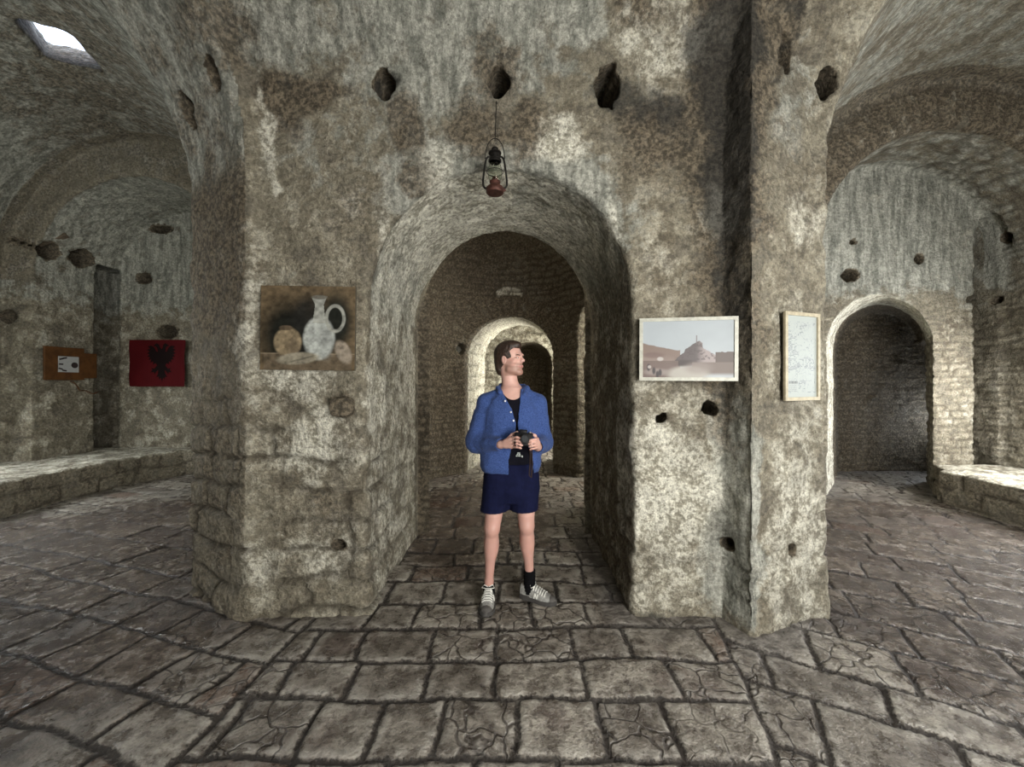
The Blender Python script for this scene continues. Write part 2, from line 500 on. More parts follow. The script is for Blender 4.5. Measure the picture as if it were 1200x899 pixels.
def stone_rows(p, n, rh=.2, rw=.36, seed=3):
    """coursed rubble: distance to the joint and a random value per stone"""
    hx = np.where(np.abs(n[:, 0]) > np.abs(n[:, 1]), p[:, 1] * 1.0 + 31.7, p[:, 0])
    q = np.stack([p[:, 0], p[:, 1], p[:, 2]], 1)
    hx = hx + .16 * fbm(q, 2.0, 3, 61)
    zz = p[:, 2] + .11 * fbm(q, 1.6, 3, 71)
    row = np.floor(zz / rh); fz = zz / rh - row
    off = _hash(row, row * 0, row * 0, 5)
    u = hx / rw + off * 7.3
    col = np.floor(u); fu = u - col
    jit = (_hash(col, row, row * 0, 9) - .5) * .5
    jit2 = (_hash(col + 1, row, row * 0, 9) - .5) * .5
    du = np.minimum(np.abs(fu - jit * .5), np.abs(1 + jit2 * .5 - fu)) * rw
    dz = np.minimum(fz, 1 - fz) * rh
    return np.minimum(du, dz), _hash(col, row, row * 0, 21)

def blob(p, lst):
    """patches on the central wall, in photo-like units of the wall plane"""
    X = p[:, 0] / .005667 + 600; Z = 447 - (p[:, 2] - 1.55) / .005667
    X = X + 34 * fbm(p, 2.2, 4, 5, .6); Z = Z + 34 * fbm(p, 2.2, 4, 6, .6)
    out = np.zeros(len(p))
    for (cx, cz, rx, rz, w) in lst:
        r = np.sqrt(((X - cx) / rx) ** 2 + ((Z - cz) / rz) ** 2)
        out = np.maximum(out, w * (1 - sstep(.35, 1.5, r)))
    return out

def wall_data(p, n):
    front = (p[:, 1] < 2.95) & (p[:, 1] > 1.3) & (np.abs(p[:, 0]) < 2.45)
    fr = front.astype(float)
    left = (p[:, 0] < -2.45).astype(float); right = (p[:, 0] > 2.45).astype(float)
    back = ((p[:, 1] >= 3.9) & (np.abs(p[:, 0]) < 2.5)).astype(float)
    x, y, z = p[:, 0], p[:, 1], p[:, 2]
    grey = blob(p, [(530, 30, 170, 120, .9), (340, 45, 55, 60, .9), (670, 25, 50, 50, .9), (470, 150, 60, 60, .5), (500, 210, 80, 60, .9),
                    (590, 225, 150, 60, .95), (700, 260, 60, 80, .7), (850, 560, 26, 120, .95), (850, 640, 30, 90, .9), (460, 330, 20, 140, .6),
                    (920, 130, 30, 90, .6), (380, 180, 60, 50, .4), (240, 60, 60, 100, 1.), (350, 350, 60, 40, .2)]) * fr
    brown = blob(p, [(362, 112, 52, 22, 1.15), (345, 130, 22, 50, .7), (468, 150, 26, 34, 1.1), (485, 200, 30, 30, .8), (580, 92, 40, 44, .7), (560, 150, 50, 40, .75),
                     (620, 150, 46, 40, .75), (848, 80, 62, 150, 1.05), (842, 230, 42, 150, .95), (842, 400, 28, 150, .75), (870, 300, 14, 250, .5), (780, 165, 62, 55, .85), (740, 20, 30, 25, .7), (240, 230, 26, 120, .7),  # blobs along the right pier's inner side also paint its corner shade
                     (403, 478, 16, 14, .8), (420, 250, 50, 60, .45), (850, 350, 26, 80, .45), (235, 550, 25, 130, .5), (300, 60, 30, 60, .6), (395, 590, 40, 40, .5), (470, 420, 20, 60, .4),
                     (920, 180, 40, 60, .4), (925, 480, 30, 40, .3)]) * fr
    white = blob(p, [(660, 172, 30, 36, .85), (505, 190, 28, 30, .62), (350, 450, 60, 40, .6), (380, 520, 60, 50, .6), (290, 400, 20, 130, .5),
                     (325, 160, 7, 75, .8), (785, 590, 62, 125, .80), (775, 700, 40, 40, .5), (785, 470, 50, 40, .4), (930, 260, 36, 36, .5), (930, 620, 52, 150, .66), (925, 420, 45, 90, .42), (442, 420, 13, 190, .8), (450, 290, 16, 60, .6), (530, 205, 60, 10, .6), (420, 230, 40, 50, .25), (780, 60, 70, 60, .5),  # thin strips painted as highlights down the left edge and passage corner
                     (720, 290, 16, 60, .6), (380, 640, 60, 50, .5), (300, 660, 30, 50, .5), (830, 270, 50, 60, .3), (450, 360, 14, 90, .55), (775, 320, 25, 50, .4)]) * fr
    dark = blob(p, [(450, 100, 16, 16, .8), (362, 108, 40, 14, .55), (470, 150, 18, 26, .4), (340, 40, 50, 50, .35), (640, 60, 40, 40, .3), (835, 75, 42, 70, 1.05), (845, 190, 34, 110, .95), (848, 330, 22, 130, .7), (800, 150, 60, 40, .45), (845, 430, 16, 80, .45), (840, 640, 16, 50, .5), (810, 745, 80, 22, .8), (590, 100, 22, 22, .5), (722, 115, 44, 26, .8), (770, 140, 60, 30, .6),  # damp and stains, plus corner shade painted down the right pier's side
                    (240, 200, 25, 60, .3), (760, 120, 50, 25, .4), (900, 60, 14, 100, .5)]) * fr
    # the left pier's outer face and the soffit of its arch
    w = (x - L2[0]) * T[0] + (y - L2[1]) * T[1]
    pier = ((w > 0) & (w < TL + .02) & (y < 3.4) & (x < -1.7)).astype(float)
    grey = np.maximum(grey, pier * sstep(2.6, 3.2, z) * .95)
    brown = np.maximum(brown, pier * (sstep(1.6, 2.4, z) * (1 - sstep(2.8, 3.1, z)) * .4 + .42))  # outer face browned overall to paint in its shade
    # left bay: green grey vault, pale stone below
    up = sstep(2.3, 3.2, z)
    grey = np.maximum(grey, left * up * (.85 + .3 * fbm(p, .7, 3, 2)))
    brown = np.maximum(brown, left * (.12 + .38 * sstep(.2, .9, fbm(p, .8, 3, 8)) + .42 * sstep(4.4, 4.9, z) * (y < 5.4)))
    white = np.maximum(white, left * (.08 + .16 * sstep(5.4, 5.7, y)))
    ring = left * ((y > 5.3) & (y < 5.56) & (z > 3.0)).astype(float)
    grey = grey * (1 - .55 * ring); brown = np.maximum(brown, .42 * ring)
    # right bay
    grey = np.maximum(grey, right * (up * .5 + .85 * sstep(5.1, 5.2, y) * sstep(2.2, 3.4, z + .5 * fbm(p, 1.5, 3, 9)) * (y < 5.4)))
    ring = right * ((y > 4.2) & (y < 4.46) & (z > 2.6)).astype(float)
    brown = np.maximum(brown, ring * .56 + right * .12)
    white = np.maximum(white, right * .12 * (1 - ring))
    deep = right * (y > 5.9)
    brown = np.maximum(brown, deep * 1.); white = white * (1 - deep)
    # inside of the passage
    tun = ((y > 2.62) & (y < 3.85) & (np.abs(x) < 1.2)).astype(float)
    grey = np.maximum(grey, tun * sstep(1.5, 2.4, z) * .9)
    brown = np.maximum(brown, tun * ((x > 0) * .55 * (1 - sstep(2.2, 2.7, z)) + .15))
    white = np.maximum(white, tun * (.30 + .34 * sstep(2.4, 2.8, z) + .22 * (x < 0)))  # limewash, whiter on soffit and left jamb to paint in their brightness
    # round room and beyond
    rr = np.sqrt((x + .05) ** 2 + (y - 5.2) ** 2)
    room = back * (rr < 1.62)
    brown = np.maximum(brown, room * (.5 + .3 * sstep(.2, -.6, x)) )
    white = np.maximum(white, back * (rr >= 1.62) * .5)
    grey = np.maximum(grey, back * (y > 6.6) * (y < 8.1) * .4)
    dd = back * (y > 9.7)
    brown = np.where(dd > 0, 1, brown); white = white * (1 - dd)  # far doorway browned throughout to paint its dark recess
    # beam sockets: bare brown rubble, painted in to deepen the recess shade
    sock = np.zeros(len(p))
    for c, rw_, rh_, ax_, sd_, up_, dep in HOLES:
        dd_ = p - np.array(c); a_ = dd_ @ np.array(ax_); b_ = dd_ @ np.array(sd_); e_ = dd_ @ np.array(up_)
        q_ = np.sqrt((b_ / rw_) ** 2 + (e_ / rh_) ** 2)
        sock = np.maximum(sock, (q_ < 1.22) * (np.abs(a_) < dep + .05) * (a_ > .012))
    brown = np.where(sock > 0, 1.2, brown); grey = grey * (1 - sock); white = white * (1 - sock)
    # right doorway reveal and far arch: limewash, whitened so they look lit
    rev = right * (y > 5.27) * (y < 5.95) * ((n[:, 0] > .15) | (n[:, 2] < -.15)) * (x < 6.2) * (x > 4.2) * (z < 2.9)
    brown = brown * (1 - rev); grey = np.maximum(grey * (1 - rev), rev * .6); white = np.maximum(white, rev * .75)
    rev2 = back * (y > 6.68) * (y < 7.85) * (np.abs(x) < 1.1)
    white = np.maximum(white, rev2 * .9); brown = brown * (1 - rev2)
    # ring stones of the arches
    def ringst(cx_, cz_, r0, r1, nseg, sel):
        ang = np.arctan2(z - cz_, x - cx_); rad = np.hypot(z - cz_, x - cx_)
        t = ang / PI * nseg; t = t + .12 * np.sin(ang * 17); f = t - np.floor(t)
        d = np.minimum(f, 1 - f) * PI / nseg * rad
        d = np.minimum(d, np.minimum(np.abs(rad - r0 - .02) + .02, np.abs(rad - r1)))
        on = sel * (rad > r0 - .03) * (rad < r1) * (z > cz_ - .1)
        return on, d, _hash(np.floor(t), np.floor(t) * 0, np.floor(t) * 0, 31)
    ons = []
    for args in ((5.1, 2.9, 1.6, 2.02, 30, right * (np.abs(y - 4.4) < .1)), (-.03, 1.95, .74, 1.10, 22, room * (y > 5.8))):
        on, d_, h_ = ringst(*args); ons.append((on, d_))
        brown = np.where(on > 0, .55 + .6 * h_, brown); grey = np.where(on > 0, .1, grey); white = np.where(on > 0, .1, white)
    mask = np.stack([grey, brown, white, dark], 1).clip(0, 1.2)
    # where the courses of stone show through
    horiz = 1 - sstep(.45, .8, np.abs(n[:, 2]))
    q = fbm(p, 1.3, 3, 33)
    st = fr * (x < -.6) * (1 - sstep(1.0, 1.6, z + .5 * q)) * 1.0
    st = np.maximum(st, pier * (1 - sstep(1.1, 1.6, z + .4 * q)))
    st = np.maximum(st, fr * (x > .6) * (1 - sstep(.3, .8, z + .5 * q)) * .35)
    st = np.maximum(st, tun * (1 - sstep(.7, 1.3, z)) * .6)
    st = np.maximum(st, right * (y > 4.4) * (.9 * (1 - sstep(2.3, 3., z)) + .8 * (y > 5.9)))
    st = np.maximum(st, right * (y > 4.4) * (y < 5.2) * .9)
    st = np.maximum(st, left * .35 * (1 - sstep(1.8, 3.0, z)))
    st = np.maximum(st, back * .8)
    st = np.maximum(st, room * 1.)
    st = st * (1 - (right * (y > 5.27) * (y < 5.95) * ((n[:, 0] > .15) | (n[:, 2] < -.15)) * (x < 6.2) * (x > 4.2)))
    st = np.clip(st, 0, 1) * sstep(-.45, -.1, fbm(p, 2.4, 3, 77) + .25 * (np.abs(x) > 2.5))
    vault = right * (y > 4.4) * (y < 5.2) * (n[:, 2] < -.45)
    horiz = np.maximum(horiz, vault)
    pp = p.copy()
    jd1, r1 = stone_rows(p, n, .2, .36)
    jd2, r2 = stone_rows(p, n, .095, .24)
    small = np.maximum(room, right)
    jd = np.where(small > .5, jd2, jd1); rv = np.where(small > .5, r2, r1)
    prof = sstep(0, .026, jd); sm = np.where(small > .5, .45, 1.)
    disp = st * horiz * sm * ((prof - 1) * .034 + (rv - .5) * .030 * prof)
    joint = st * horiz * (1 - sstep(.004, .034, jd)) * .95
    # ring stones around the far arch of the round room
    disp = disp + (.010 + .012 * fr) * (fbm(p, 10., 3, 49)) * .7 + .016 * fbm(p, 1.4, 3, 41) + .010 * fbm(p, 6., 3, 44) * (1 + left + right) + .004 * fbm(p, 20., 2, 47)
    for on, d_ in ons:
        joint = np.where(on > 0, .8 * (1 - sstep(.004, .026, d_)), joint); disp = np.where(on > 0, .02 * (sstep(0, .03, d_) - 1) + .008 * fbm(p, 9, 2, 3), disp)
    disp = disp * (1 - .85 * sock)
    base = fr * (1 - sstep(.0, .22, z)) * .02
    disp = disp + base
    return mask, joint, disp

def chunk(lo, hi, h):
    n = [int(round((hi[k] - lo[k] + 4 * h) / h)) + 1 for k in range(3)]
    ax = [(lo[k] - 2 * h + h * np.arange(n[k])).astype(F32) for k in range(3)]
    Fv = np.empty(n, F32)
    st = 24
    for i in range(0, n[0], st):
        X, Y, Z = np.meshgrid(ax[0][i:i + st], ax[1], ax[2], indexing='ij')
        Fv[i:i + st] = void(X, Y, Z)
    V, Q = surface_nets(Fv, [a[0] for a in ax], h)
    del Fv
    Nn = vnormals(V, Q)
    # make the normals look into the void
    e = .01
    s = void(V[:, 0] + Nn[:, 0] * e, V[:, 1] + Nn[:, 1] * e, V[:, 2] + Nn[:, 2] * e) - void(V[:, 0] - Nn[:, 0] * e, V[:, 1] - Nn[:, 1] * e, V[:, 2] - Nn[:, 2] * e)
    if np.median(s) > 0: Q = Q[:, ::-1]; Nn = -Nn
    mask, joint, disp = wall_data(V, Nn)
    V = V + Nn * disp[:, None]
    Nn = vnormals(V, Q)
    cen = V[Q].mean(1)
    ok = np.ones(len(Q), bool)
    for k in range(3): ok &= (cen[:, k] > lo[k] - h) & (cen[:, k] < hi[k] + h)
    return V, Q[ok], Nn, mask, joint

parts = {}
def take(key, V, Q, fm, Nn, mask, joint):
    if not fm.any(): return
    v, q, (nn, mk, jt) = sub_mesh(V, Q, fm, [Nn, mask, joint])
    parts.setdefault(key, []).append((v, q, nn, mk, jt))

ZT = 7.0
for nm, lo, hi, h in [('wall_front', (-2.9, 1.9, -.06), (2.5, 4.0, 5.2), .02),
                      ('wall_back', (-2.9, 4.0, -.06), (2.5, 11.5, 4.6), .035),
                      ('wall_left', (-7.7, -2.4, -.06), (-2.9, 7.4, 5.45), .036),
                      ('wall_right', (2.5, -2.4, -.06), (7.9, 7.2, 5.3), .036),
                      ('wall_gallery', (-2.9, -2.4, -.06), (2.5, 1.9, 5.3), .05)]:
    V, Q, Nn, mask, joint = chunk(lo, hi, h)
    cen = V[Q].mean(1)
    if nm in ('wall_left', 'wall_right', 'wall_gallery'):
        lim = np.where(cen[:, 1] > (5.45 if nm == 'wall_left' else 4.35), 9., 3.0)
        up = cen[:, 2] > lim
        take('ceiling', V, Q, up, Nn, mask, joint); take(nm, V, Q, ~up, Nn, mask, joint)
    elif nm == 'wall_front':
        up = (cen[:, 2] > 3.75) | (cen[:, 1] < 2.0)
        take('ceiling', V, Q, up, Nn, mask, joint); take(nm, V, Q, ~up, Nn, mask, joint)
    else:
        take(nm, V, Q, np.ones(len(Q), bool), Nn, mask, joint)
for nm, lst in parts.items():
    off = 0; VV = []; QQ = []; NN = []; MM = []; JJ = []
    for v, q, nn, mk, jt in lst:
        VV.append(v); QQ.append(q + off); off += len(v); NN.append(nn); MM.append(mk); JJ.append(jt)
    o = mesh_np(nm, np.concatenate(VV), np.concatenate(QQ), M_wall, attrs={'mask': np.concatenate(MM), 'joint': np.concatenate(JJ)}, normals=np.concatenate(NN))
    tag(o, kind='structure')

# ------------------------------------------------------------------ floor
def slab_zone(u, v, seed, rh=(.22, .33), cw=(.27, .5), v0=-6., v1=16., u0=-14., u1=14.):
    rg = random.Random(seed)
    rows = [v0]
    while rows[-1] < v1: rows.append(rows[-1] + rg.uniform(*rh))
    rows = np.array(rows)
    ri = np.clip(np.searchsorted(rows, v) - 1, 0, len(rows) - 2)
    jd = np.minimum(v - rows[ri], rows[ri + 1] - v); sid = np.zeros(len(u))
    for r in range(len(rows) - 1):
        m = ri == r
        if not m.any(): continue
        cs = [u0 - rg.random()]
        while cs[-1] < u1: cs.append(cs[-1] + rg.uniform(*cw))
        cs = np.array(cs)
        ids = np.array([rg.random() for _ in cs])
        tilt = (rg.random() - .5) * .0
        ci = np.clip(np.searchsorted(cs, u[m]) - 1, 0, len(cs) - 2)
        jd[m] = np.minimum(jd[m], np.minimum(u[m] - cs[ci], cs[ci + 1] - u[m])); sid[m] = ids[ci]
    return jd, sid

def axis(segs):
    out = []
    for a, b, h in segs:
        n = max(1, int(round((b - a) / h))); out += list(a + (b - a) * np.arange(n) / n)
    out.append(segs[-1][1]); return np.array(out)
gx = axis([(-7.9, -4.2, .035), (-4.2, 4.2, .017), (4.2, 8.2, .035)])
gy = axis([(-2.5, 1.2, .08), (1.2, 3.6, .016), (3.6, 7.3, .03), (7.3, 11.5, .06)])
GX, GY = np.meshgrid(gx, gy, indexing='ij')
P = np.stack([GX.ravel(), GY.ravel(), np.zeros(GX.size)], 1)
wx = P[:, 0] + .05 * fbm(P, 1.7, 3, 101) + .010 * fbm(P, 9, 2, 102)
wy = P[:, 1] + .05 * fbm(P, 1.7, 3, 103) + .010 * fbm(P, 9, 2, 104)
jc, ic = slab_zone(wx, wy + .02, 11, (.215, .32), (.28, .5))
a = math.radians(-16); jl, il = slab_zone(wx * math.cos(a) + wy * math.sin(a), -wx * math.sin(a) + wy * math.cos(a), 12, (.24, .36), (.3, .6))
a = math.radians(-29); jr, ir = slab_zone(wx * math.cos(a) + wy * math.sin(a), -wx * math.sin(a) + wy * math.cos(a), 13, (.24, .4), (.3, .55))
bl = wx + 1.35 - .10 * (wy - 2); brr = wx - 1.05 - .25 * (wy - 1.5)
zl = (bl < 0); zr = (brr > 0)
far = wy > 4.0
zl = np.where(far, wx < -2, zl); zr = np.where(far, wx > 2, zr)
jd = np.where(zl, jl, np.where(zr, jr, jc)); sid = np.where(zl, il, np.where(zr, ir, ic))
bd = np.where(far, 1., np.minimum(np.abs(bl), np.abs(brr)))
jd = np.minimum(jd, bd)
hgt = -(1 - sstep(.0, .022, jd)) * .014 + (sid - .5) * .012 + .008 * fbm(P, 3., 3, 120) + .004 * fbm(P, 14., 2, 121)
hgt = hgt - .006
dv = void(P[:, 0], P[:, 1], P[:, 2] + .3)
dust = (1 - sstep(.02, .30, -dv + .12 * fbm(P, 3, 3, 130))) * ((P[:, 0] > .6) * .9 + (P[:, 0] < -1.0) * .5)
PV = P.copy(); PV[:, 2] = hgt
nx, ny = GX.shape
I = np.arange(nx * ny).reshape(nx, ny)
FQ = np.stack([I[:-1, :-1].ravel(), I[1:, :-1].ravel(), I[1:, 1:].ravel(), I[:-1, 1:].ravel()], 1)
keep = (dv[FQ].min(1) < .14)
dark_gloss = np.maximum(1 - sstep(.6, 1.5, np.hypot((P[:, 0] + 3.6) / 2.0, (P[:, 1] - 3.0) / 2.2)), 1 - sstep(.6, 1.5, np.hypot((P[:, 0] - 4.0) / 2.0, (P[:, 1] - 3.0) / 2.2)))  # darker, redder, glossier floor at both sides and in the passage
dark_gloss = np.maximum(dark_gloss, .8 * (1 - sstep(.6, 1.5, np.hypot((P[:, 0] + .4) / .9, (P[:, 1] - 4.6) / 1.6))))
fv, fq, (fj, fs, fd, fw) = sub_mesh(PV, FQ, keep, [jd, sid, dust, dark_gloss])
fl = mesh_np('floor', fv, fq, M_floor, attrs={'jd': fj, 'sid': fs, 'dust': fd, 'dark_gloss': fw}); tag(fl, kind='structure')

# ------------------------------------------------------------------ generic blobs of stone
def field(lo, hi, h, fn):
    n = [int((hi[k] - lo[k]) / h) + 3 for k in range(3)]
    ax = [lo[k] - h + h * np.arange(n[k]) for k in range(3)]
    X, Y, Z = np.meshgrid(*ax, indexing='ij')
    return surface_nets(fn(X, Y, Z).astype(F32), [a_[0] for a_ in ax], h)

def orient(V, Q):
    # outward normals for a closed body: signed volume
    a, b, c, d = (V[Q[:, i]] for i in range(4))
    vol = np.einsum('ij,ij->i', a, np.cross(b, c)).sum() + np.einsum('ij,ij->i', a, np.cross(c, d)).sum()
    return Q[:, ::-1] if vol < 0 else Q

def bench(name, poly, ztop, label):
    xs = [p_[0] for p_ in poly]; ys = [p_[1] for p_ in poly]
    lo = (min(xs) - .1, min(ys) - .1, -.08); hi = (max(xs) + .1, max(ys) + .1, ztop + .12)
    fn = lambda X, Y, Z: smax(smax(sd_poly(X, Y, poly), Z - ztop, .04), -.04 - Z, .02)
    V, Q = field(lo, hi, .03, fn); Q = orient(V, Q)
    Nn = vnormals(V, Q)
    jd_, rv = stone_rows(V, Nn, .21, .5, 7)
    side = 1 - sstep(.4, .8, np.abs(Nn[:, 2]))
    d = .022 * fbm(V, 2.4, 4, 90) + .012 * fbm(V, 9, 3, 91) - side * (1 - sstep(0, .03, jd_)) * .025
    V = V + Nn * d[:, None]
    mk = np.zeros((len(V), 4)); mk[:, 1] = .45 * side; mk[:, 2] = .5 * (1 - side) ; mk[:, 3] = .25 * side
    o = mesh_np(name, V, Q, M_wall, attrs={'mask': mk, 'joint': side * (1 - sstep(.004, .02, jd_))})
    tag(o, label, 'bench'); return o
bench('stone_bench', [(-5.72, .6), (-5.78, 3.2), (-5.84, 5.0), (-5.72, 6.0), (-5.45, 6.35), (-4.1, 6.40), (-4.1, 6.72), (-7.34, 6.72), (-7.3, .6)], .40,
      'long low masonry ledge along the outer wall below the red flag')
bench('stone_bench', [(5.40, .5), (5.42, 3.0), (5.45, 4.92), (5.62, 5.0), (5.80, 5.3), (6.72, 5.3), (6.95, .5)], .41,
      'low masonry ledge at the right edge with a sunlit top, beside the arched doorway')

# ------------------------------------------------------------------ prints and pictures
M_print = col_material('printed_sheet', .4, .2)
GAIN = {'print': .52, 'sheet': .52, 'canvas': .80, 'flag': .34}
def grid_print(name, origin, ux, uz, w, hgt, fn, nu, nv, parent, mat=None, wave=0.):
    u = (np.arange(nu) + .0) / (nu - 1); v = (np.arange(nv)) / (nv - 1)
    UU, VV = np.meshgrid(u, v, indexing='ij'); uu = UU.ravel(); vv = VV.ravel()
    O = np.array(origin); ux = np.array(ux, float); uz = np.array(uz, float)
    nrm = np.cross(ux, uz)
    Pp = O + np.outer(uu * w, ux) + np.outer(vv * hgt, uz)
    if wave:
        Pp = Pp + np.outer(wave * np.sin(uu * 7 + vv * 3) * .5 + wave * .4 * np.sin(vv * 9 - uu * 4), nrm)
    col = fn(uu, vv)
    I_ = np.arange(nu * nv).reshape(nu, nv)
    q = np.stack([I_[:-1, :-1].ravel(), I_[1:, :-1].ravel(), I_[1:, 1:].ravel(), I_[:-1, 1:].ravel()], 1)
    return mesh_np(name, Pp, q, mat or M_print, parent, attrs={'Col': col * GAIN.get(name, 1.)})

def pnt(c, m, col):
    m = np.clip(m, 0, 1)[:, None]; return c * (1 - m) + np.array(col)[None] * m
def ell(u, v, cx, cy, rx, ry, soft=.25, ang=0.):
    ca, sa = math.cos(ang), math.sin(ang)
    x = (u - cx) * ca + (v - cy) * sa; y = -(u - cx) * sa + (v - cy) * ca
    return 1 - sstep(1 - soft, 1 + soft, np.sqrt((x / rx) ** 2 + (y / ry) ** 2))
def inpoly(u, v, poly):
    c = np.zeros(len(u), bool); j = len(poly) - 1
    for i in range(len(poly)):
        xi, yi = poly[i]; xj, yj = poly[j]
        if yi != yj:
            c ^= ((yi > v) != (yj > v)) & (u < (xj - xi) * (v - yi) / (yj - yi) + xi)
        j = i
    return c.astype(float)
def uv3(u, v): return np.stack([u, v, u * 0], 1)

def frame_bars(mb, O, ux, uz, w, h_, bw, th):
    """four mitred bars of a frame, standing out from the sheet"""
    O = Vector(O); ux = Vector(ux); uz = Vector(uz); n = ux.cross(uz)
    out = [(0, 0), (w, 0), (w, h_), (0, h_)]; inn = [(bw, bw), (w - bw, bw), (w - bw, h_ - bw), (bw, h_ - bw)]
    for i in range(4):
        j = (i + 1) % 4
        q = [out[i], out[j], inn[j], inn[i]]
        vs = [O + ux * a_ + uz * b_ for a_, b_ in q] + [O + ux * a_ + uz * b_ + n * th for a_, b_ in q]
        mb.add(vs, [(3, 2, 1, 0), (4, 5, 6, 7), (0, 1, 5, 4), (1, 2, 6, 5), (2, 3, 7, 6), (3, 0, 4, 7)])

# left canvas: a generic dark still life in the same tones
def paint_left(u, v):
    c = np.tile(np.array([.17, .125, .075]), (len(u), 1)); q = uv3(u, v)
    c = c * (1 + .25 * fbm(q, 5, 4, 1))[:, None]
    c = pnt(c, ell(u, v, .30, .40, .30, .42, .5) * .97, (.012, .014, .012)); c = pnt(c, ell(u, v, .80, .58, .17, .34, .5) * .95, (.012, .016, .014))
    c = pnt(c, ell(u, v, .52, .5, .2, .4, .3) * .9, (.02, .02, .018))
    # tall pale jug with neck and handle, a round tan pot, a bowl and folded cloth on a table
    c = pnt(c, ((v < .20) & (u > .04) & (u < .97)) * .9, (.16, .125, .085)); c = pnt(c, ((v < .205) & (v > .19)) * .5, (.34, .28, .2))
    c = pnt(c, ell(u, v, .62, .38, .165, .25, .12), (.50, .53, .50)); c = pnt(c, ell(u, v, .70, .36, .07, .2, .5) * .5, (.24, .25, .24))
    c = pnt(c, inpoly(u, v, [(.55, .56), (.575, .78), (.54, .86), (.70, .88), (.665, .78), (.69, .56)]), (.40, .41, .37))
    c = pnt(c, ell(u, v, .62, .87, .085, .025, .2), (.20, .19, .16)); c = pnt(c, (ell(u, v, .79, .62, .11, .17, .06) - ell(u, v, .79, .62, .075, .13, .06)).clip(0, 1), (.36, .37, .33))
    c = pnt(c, ell(u, v, .29, .33, .145, .17, .12), (.33, .26, .165)); c = pnt(c, ell(u, v, .27, .50, .07, .03, .2), (.12, .09, .06)); c = pnt(c, ell(u, v, .35, .28, .06, .12, .5) * .6, (.13, .10, .07))
    c = pnt(c, ell(u, v, .40, .14, .22, .07, .2, .1), (.33, .30, .23)); c = pnt(c, ell(u, v, .88, .22, .08, .14, .2, .4), (.34, .29, .23)); c = pnt(c, ell(u, v, .43, .13, .15, .012, .4, .3) * .6, (.1, .09, .07))
    k = (.85 + .5 * fbm(q, 22, 3, 4)); return np.clip(c * k[:, None], .004, 1)
e = empty('canvas_print', (-1.34, 2.51, 1.62))
tag(e, 'unframed dark canvas print with pale forms on the wall left of the arch', 'picture')
e_inv = lambda o, par: setattr(o, 'matrix_parent_inverse', Matrix.Translation(par.location).inverted())
O = (-1.645, 2.505, 1.627); ux = Vector((.625, .012, -.008)).normalized(); uz = Vector((0, 0, 1))
uz = (uz - ux * uz.dot(ux)).normalized()
o = grid_print('canvas', O, ux, uz, .612, .55, paint_left, 220, 200, e); e_inv(o, e)
mb = MB(); n_ = ux.cross(uz); c0 = Vector(O) + ux * .306 + uz * .275 - n_ * .012
mb.box(c0, (.612, .018, .55), Matrix((ux, -n_, uz)).transposed())
M_edge = plain('canvas_edge', (.10, .085, .06), .8)
o = mb.build('backing_board', M_edge, e); e_inv(o, e)

# right framed print: a fort on a rock above the water
def paint_right(u, v):
    q = uv3(u, v); c = np.tile(np.array([.58, .68, .76]), (len(u), 1))
    c = c + (.16 * sstep(.45, .8, 1 - v))[:, None] * np.array([.9, .6, .5]) * .4
    c = c * (1 + .05 * fbm(q, 4, 3, 3))[:, None]
    hill = .62 - .34 * u + .03 * fbm(q, 9, 3, 5)
    c = pnt(c, sstep(.0, .02, hill - v) * (u < .42), (.40, .26, .20)); c = pnt(c, sstep(.02, .16, hill - .1 - v) * (u < .36) * .5, (.55, .42, .36))
    c = pnt(c, ell(u, v, .12, .40, .12, .05, .4) * .6, (.30, .16, .14))
    # rock and fort
    rock = inpoly(u + .008 * fbm(q, 30, 2, 8), v + .01 * fbm(q, 30, 2, 9), [(.36, .30), (.42, .40), (.46, .44), (.47, .50), (.50, .51), (.55, .58), (.62, .64), (.65, .62), (.67, .52), (.75, .44), (.84, .36), (.86, .27), (.4, .24)])
    c = pnt(c, rock, (.19, .14, .15)); c = pnt(c, rock * sstep(.58, .70, u) * .85, (.62, .50, .50))
    c = pnt(c, (np.abs(u - .60) < .006) * (v > .6) * (v < .74), (.35, .3, .32))
    c = pnt(c, rock * (fbm(q, 34, 2, 12) > .2) * .6, (.15, .10, .11))
    c = pnt(c, ((u > .80) & (v > .27) & (v < .44 + .06 * (u - .8) + .01 * fbm(q, 30, 2, 2))).astype(float), (.22, .15, .13))
    c = pnt(c, ell(u, v, .46, .25, .14, .06, .4), (.12, .08, .08)); c = pnt(c, ((v < .27) & (u > .55)) * sstep(.02, .1, v), (.33, .24, .20))
    c = pnt(c, ((v < .30) & (u <= .4)).astype(float) * .9, (.30, .19, .16)); c = pnt(c, ell(u, v, .5, .07, .22, .13, .3), (.66, .62, .54))
    c = pnt(c, ell(u, v, .62, .17, .14, .1, .5) * .7, (.48, .38, .35)); c = pnt(c, ell(u, v, .16, .1, .14, .06, .4) * .8, (.52, .42, .38))
    for (a_, b_) in ((.20, .09), (.13, .12), (.07, .18), (.17, .06)):
        c = pnt(c, ell(u, v, a_, b_, .018, .06, .4) * .9, (.07, .05, .07))
    c = pnt(c, ell(u, v, .20, .33, .035, .035, .3), (.75, .68, .64)); c = pnt(c, ell(u, v, .08, .19, .02, .03, .3), (.7, .62, .58))
    c = c ** 1.2; g_ = c.mean(1, keepdims=True); c = g_ + (c - g_) * .6 + .02
    return np.clip(c, .01, 1)
e = empty('framed_picture', (1.12, 2.47, 1.55)); tag(e, 'white framed print of a castle on a rock, right of the central arch', 'picture')
p0 = Vector((.832, 2.515, 1.555)); p1 = Vector((1.41, 2.40, 1.552)); ux = (p1 - p0).normalized(); uz = Vector((0, 0, 1)); uz = (uz - ux * uz.dot(ux)).normalized()
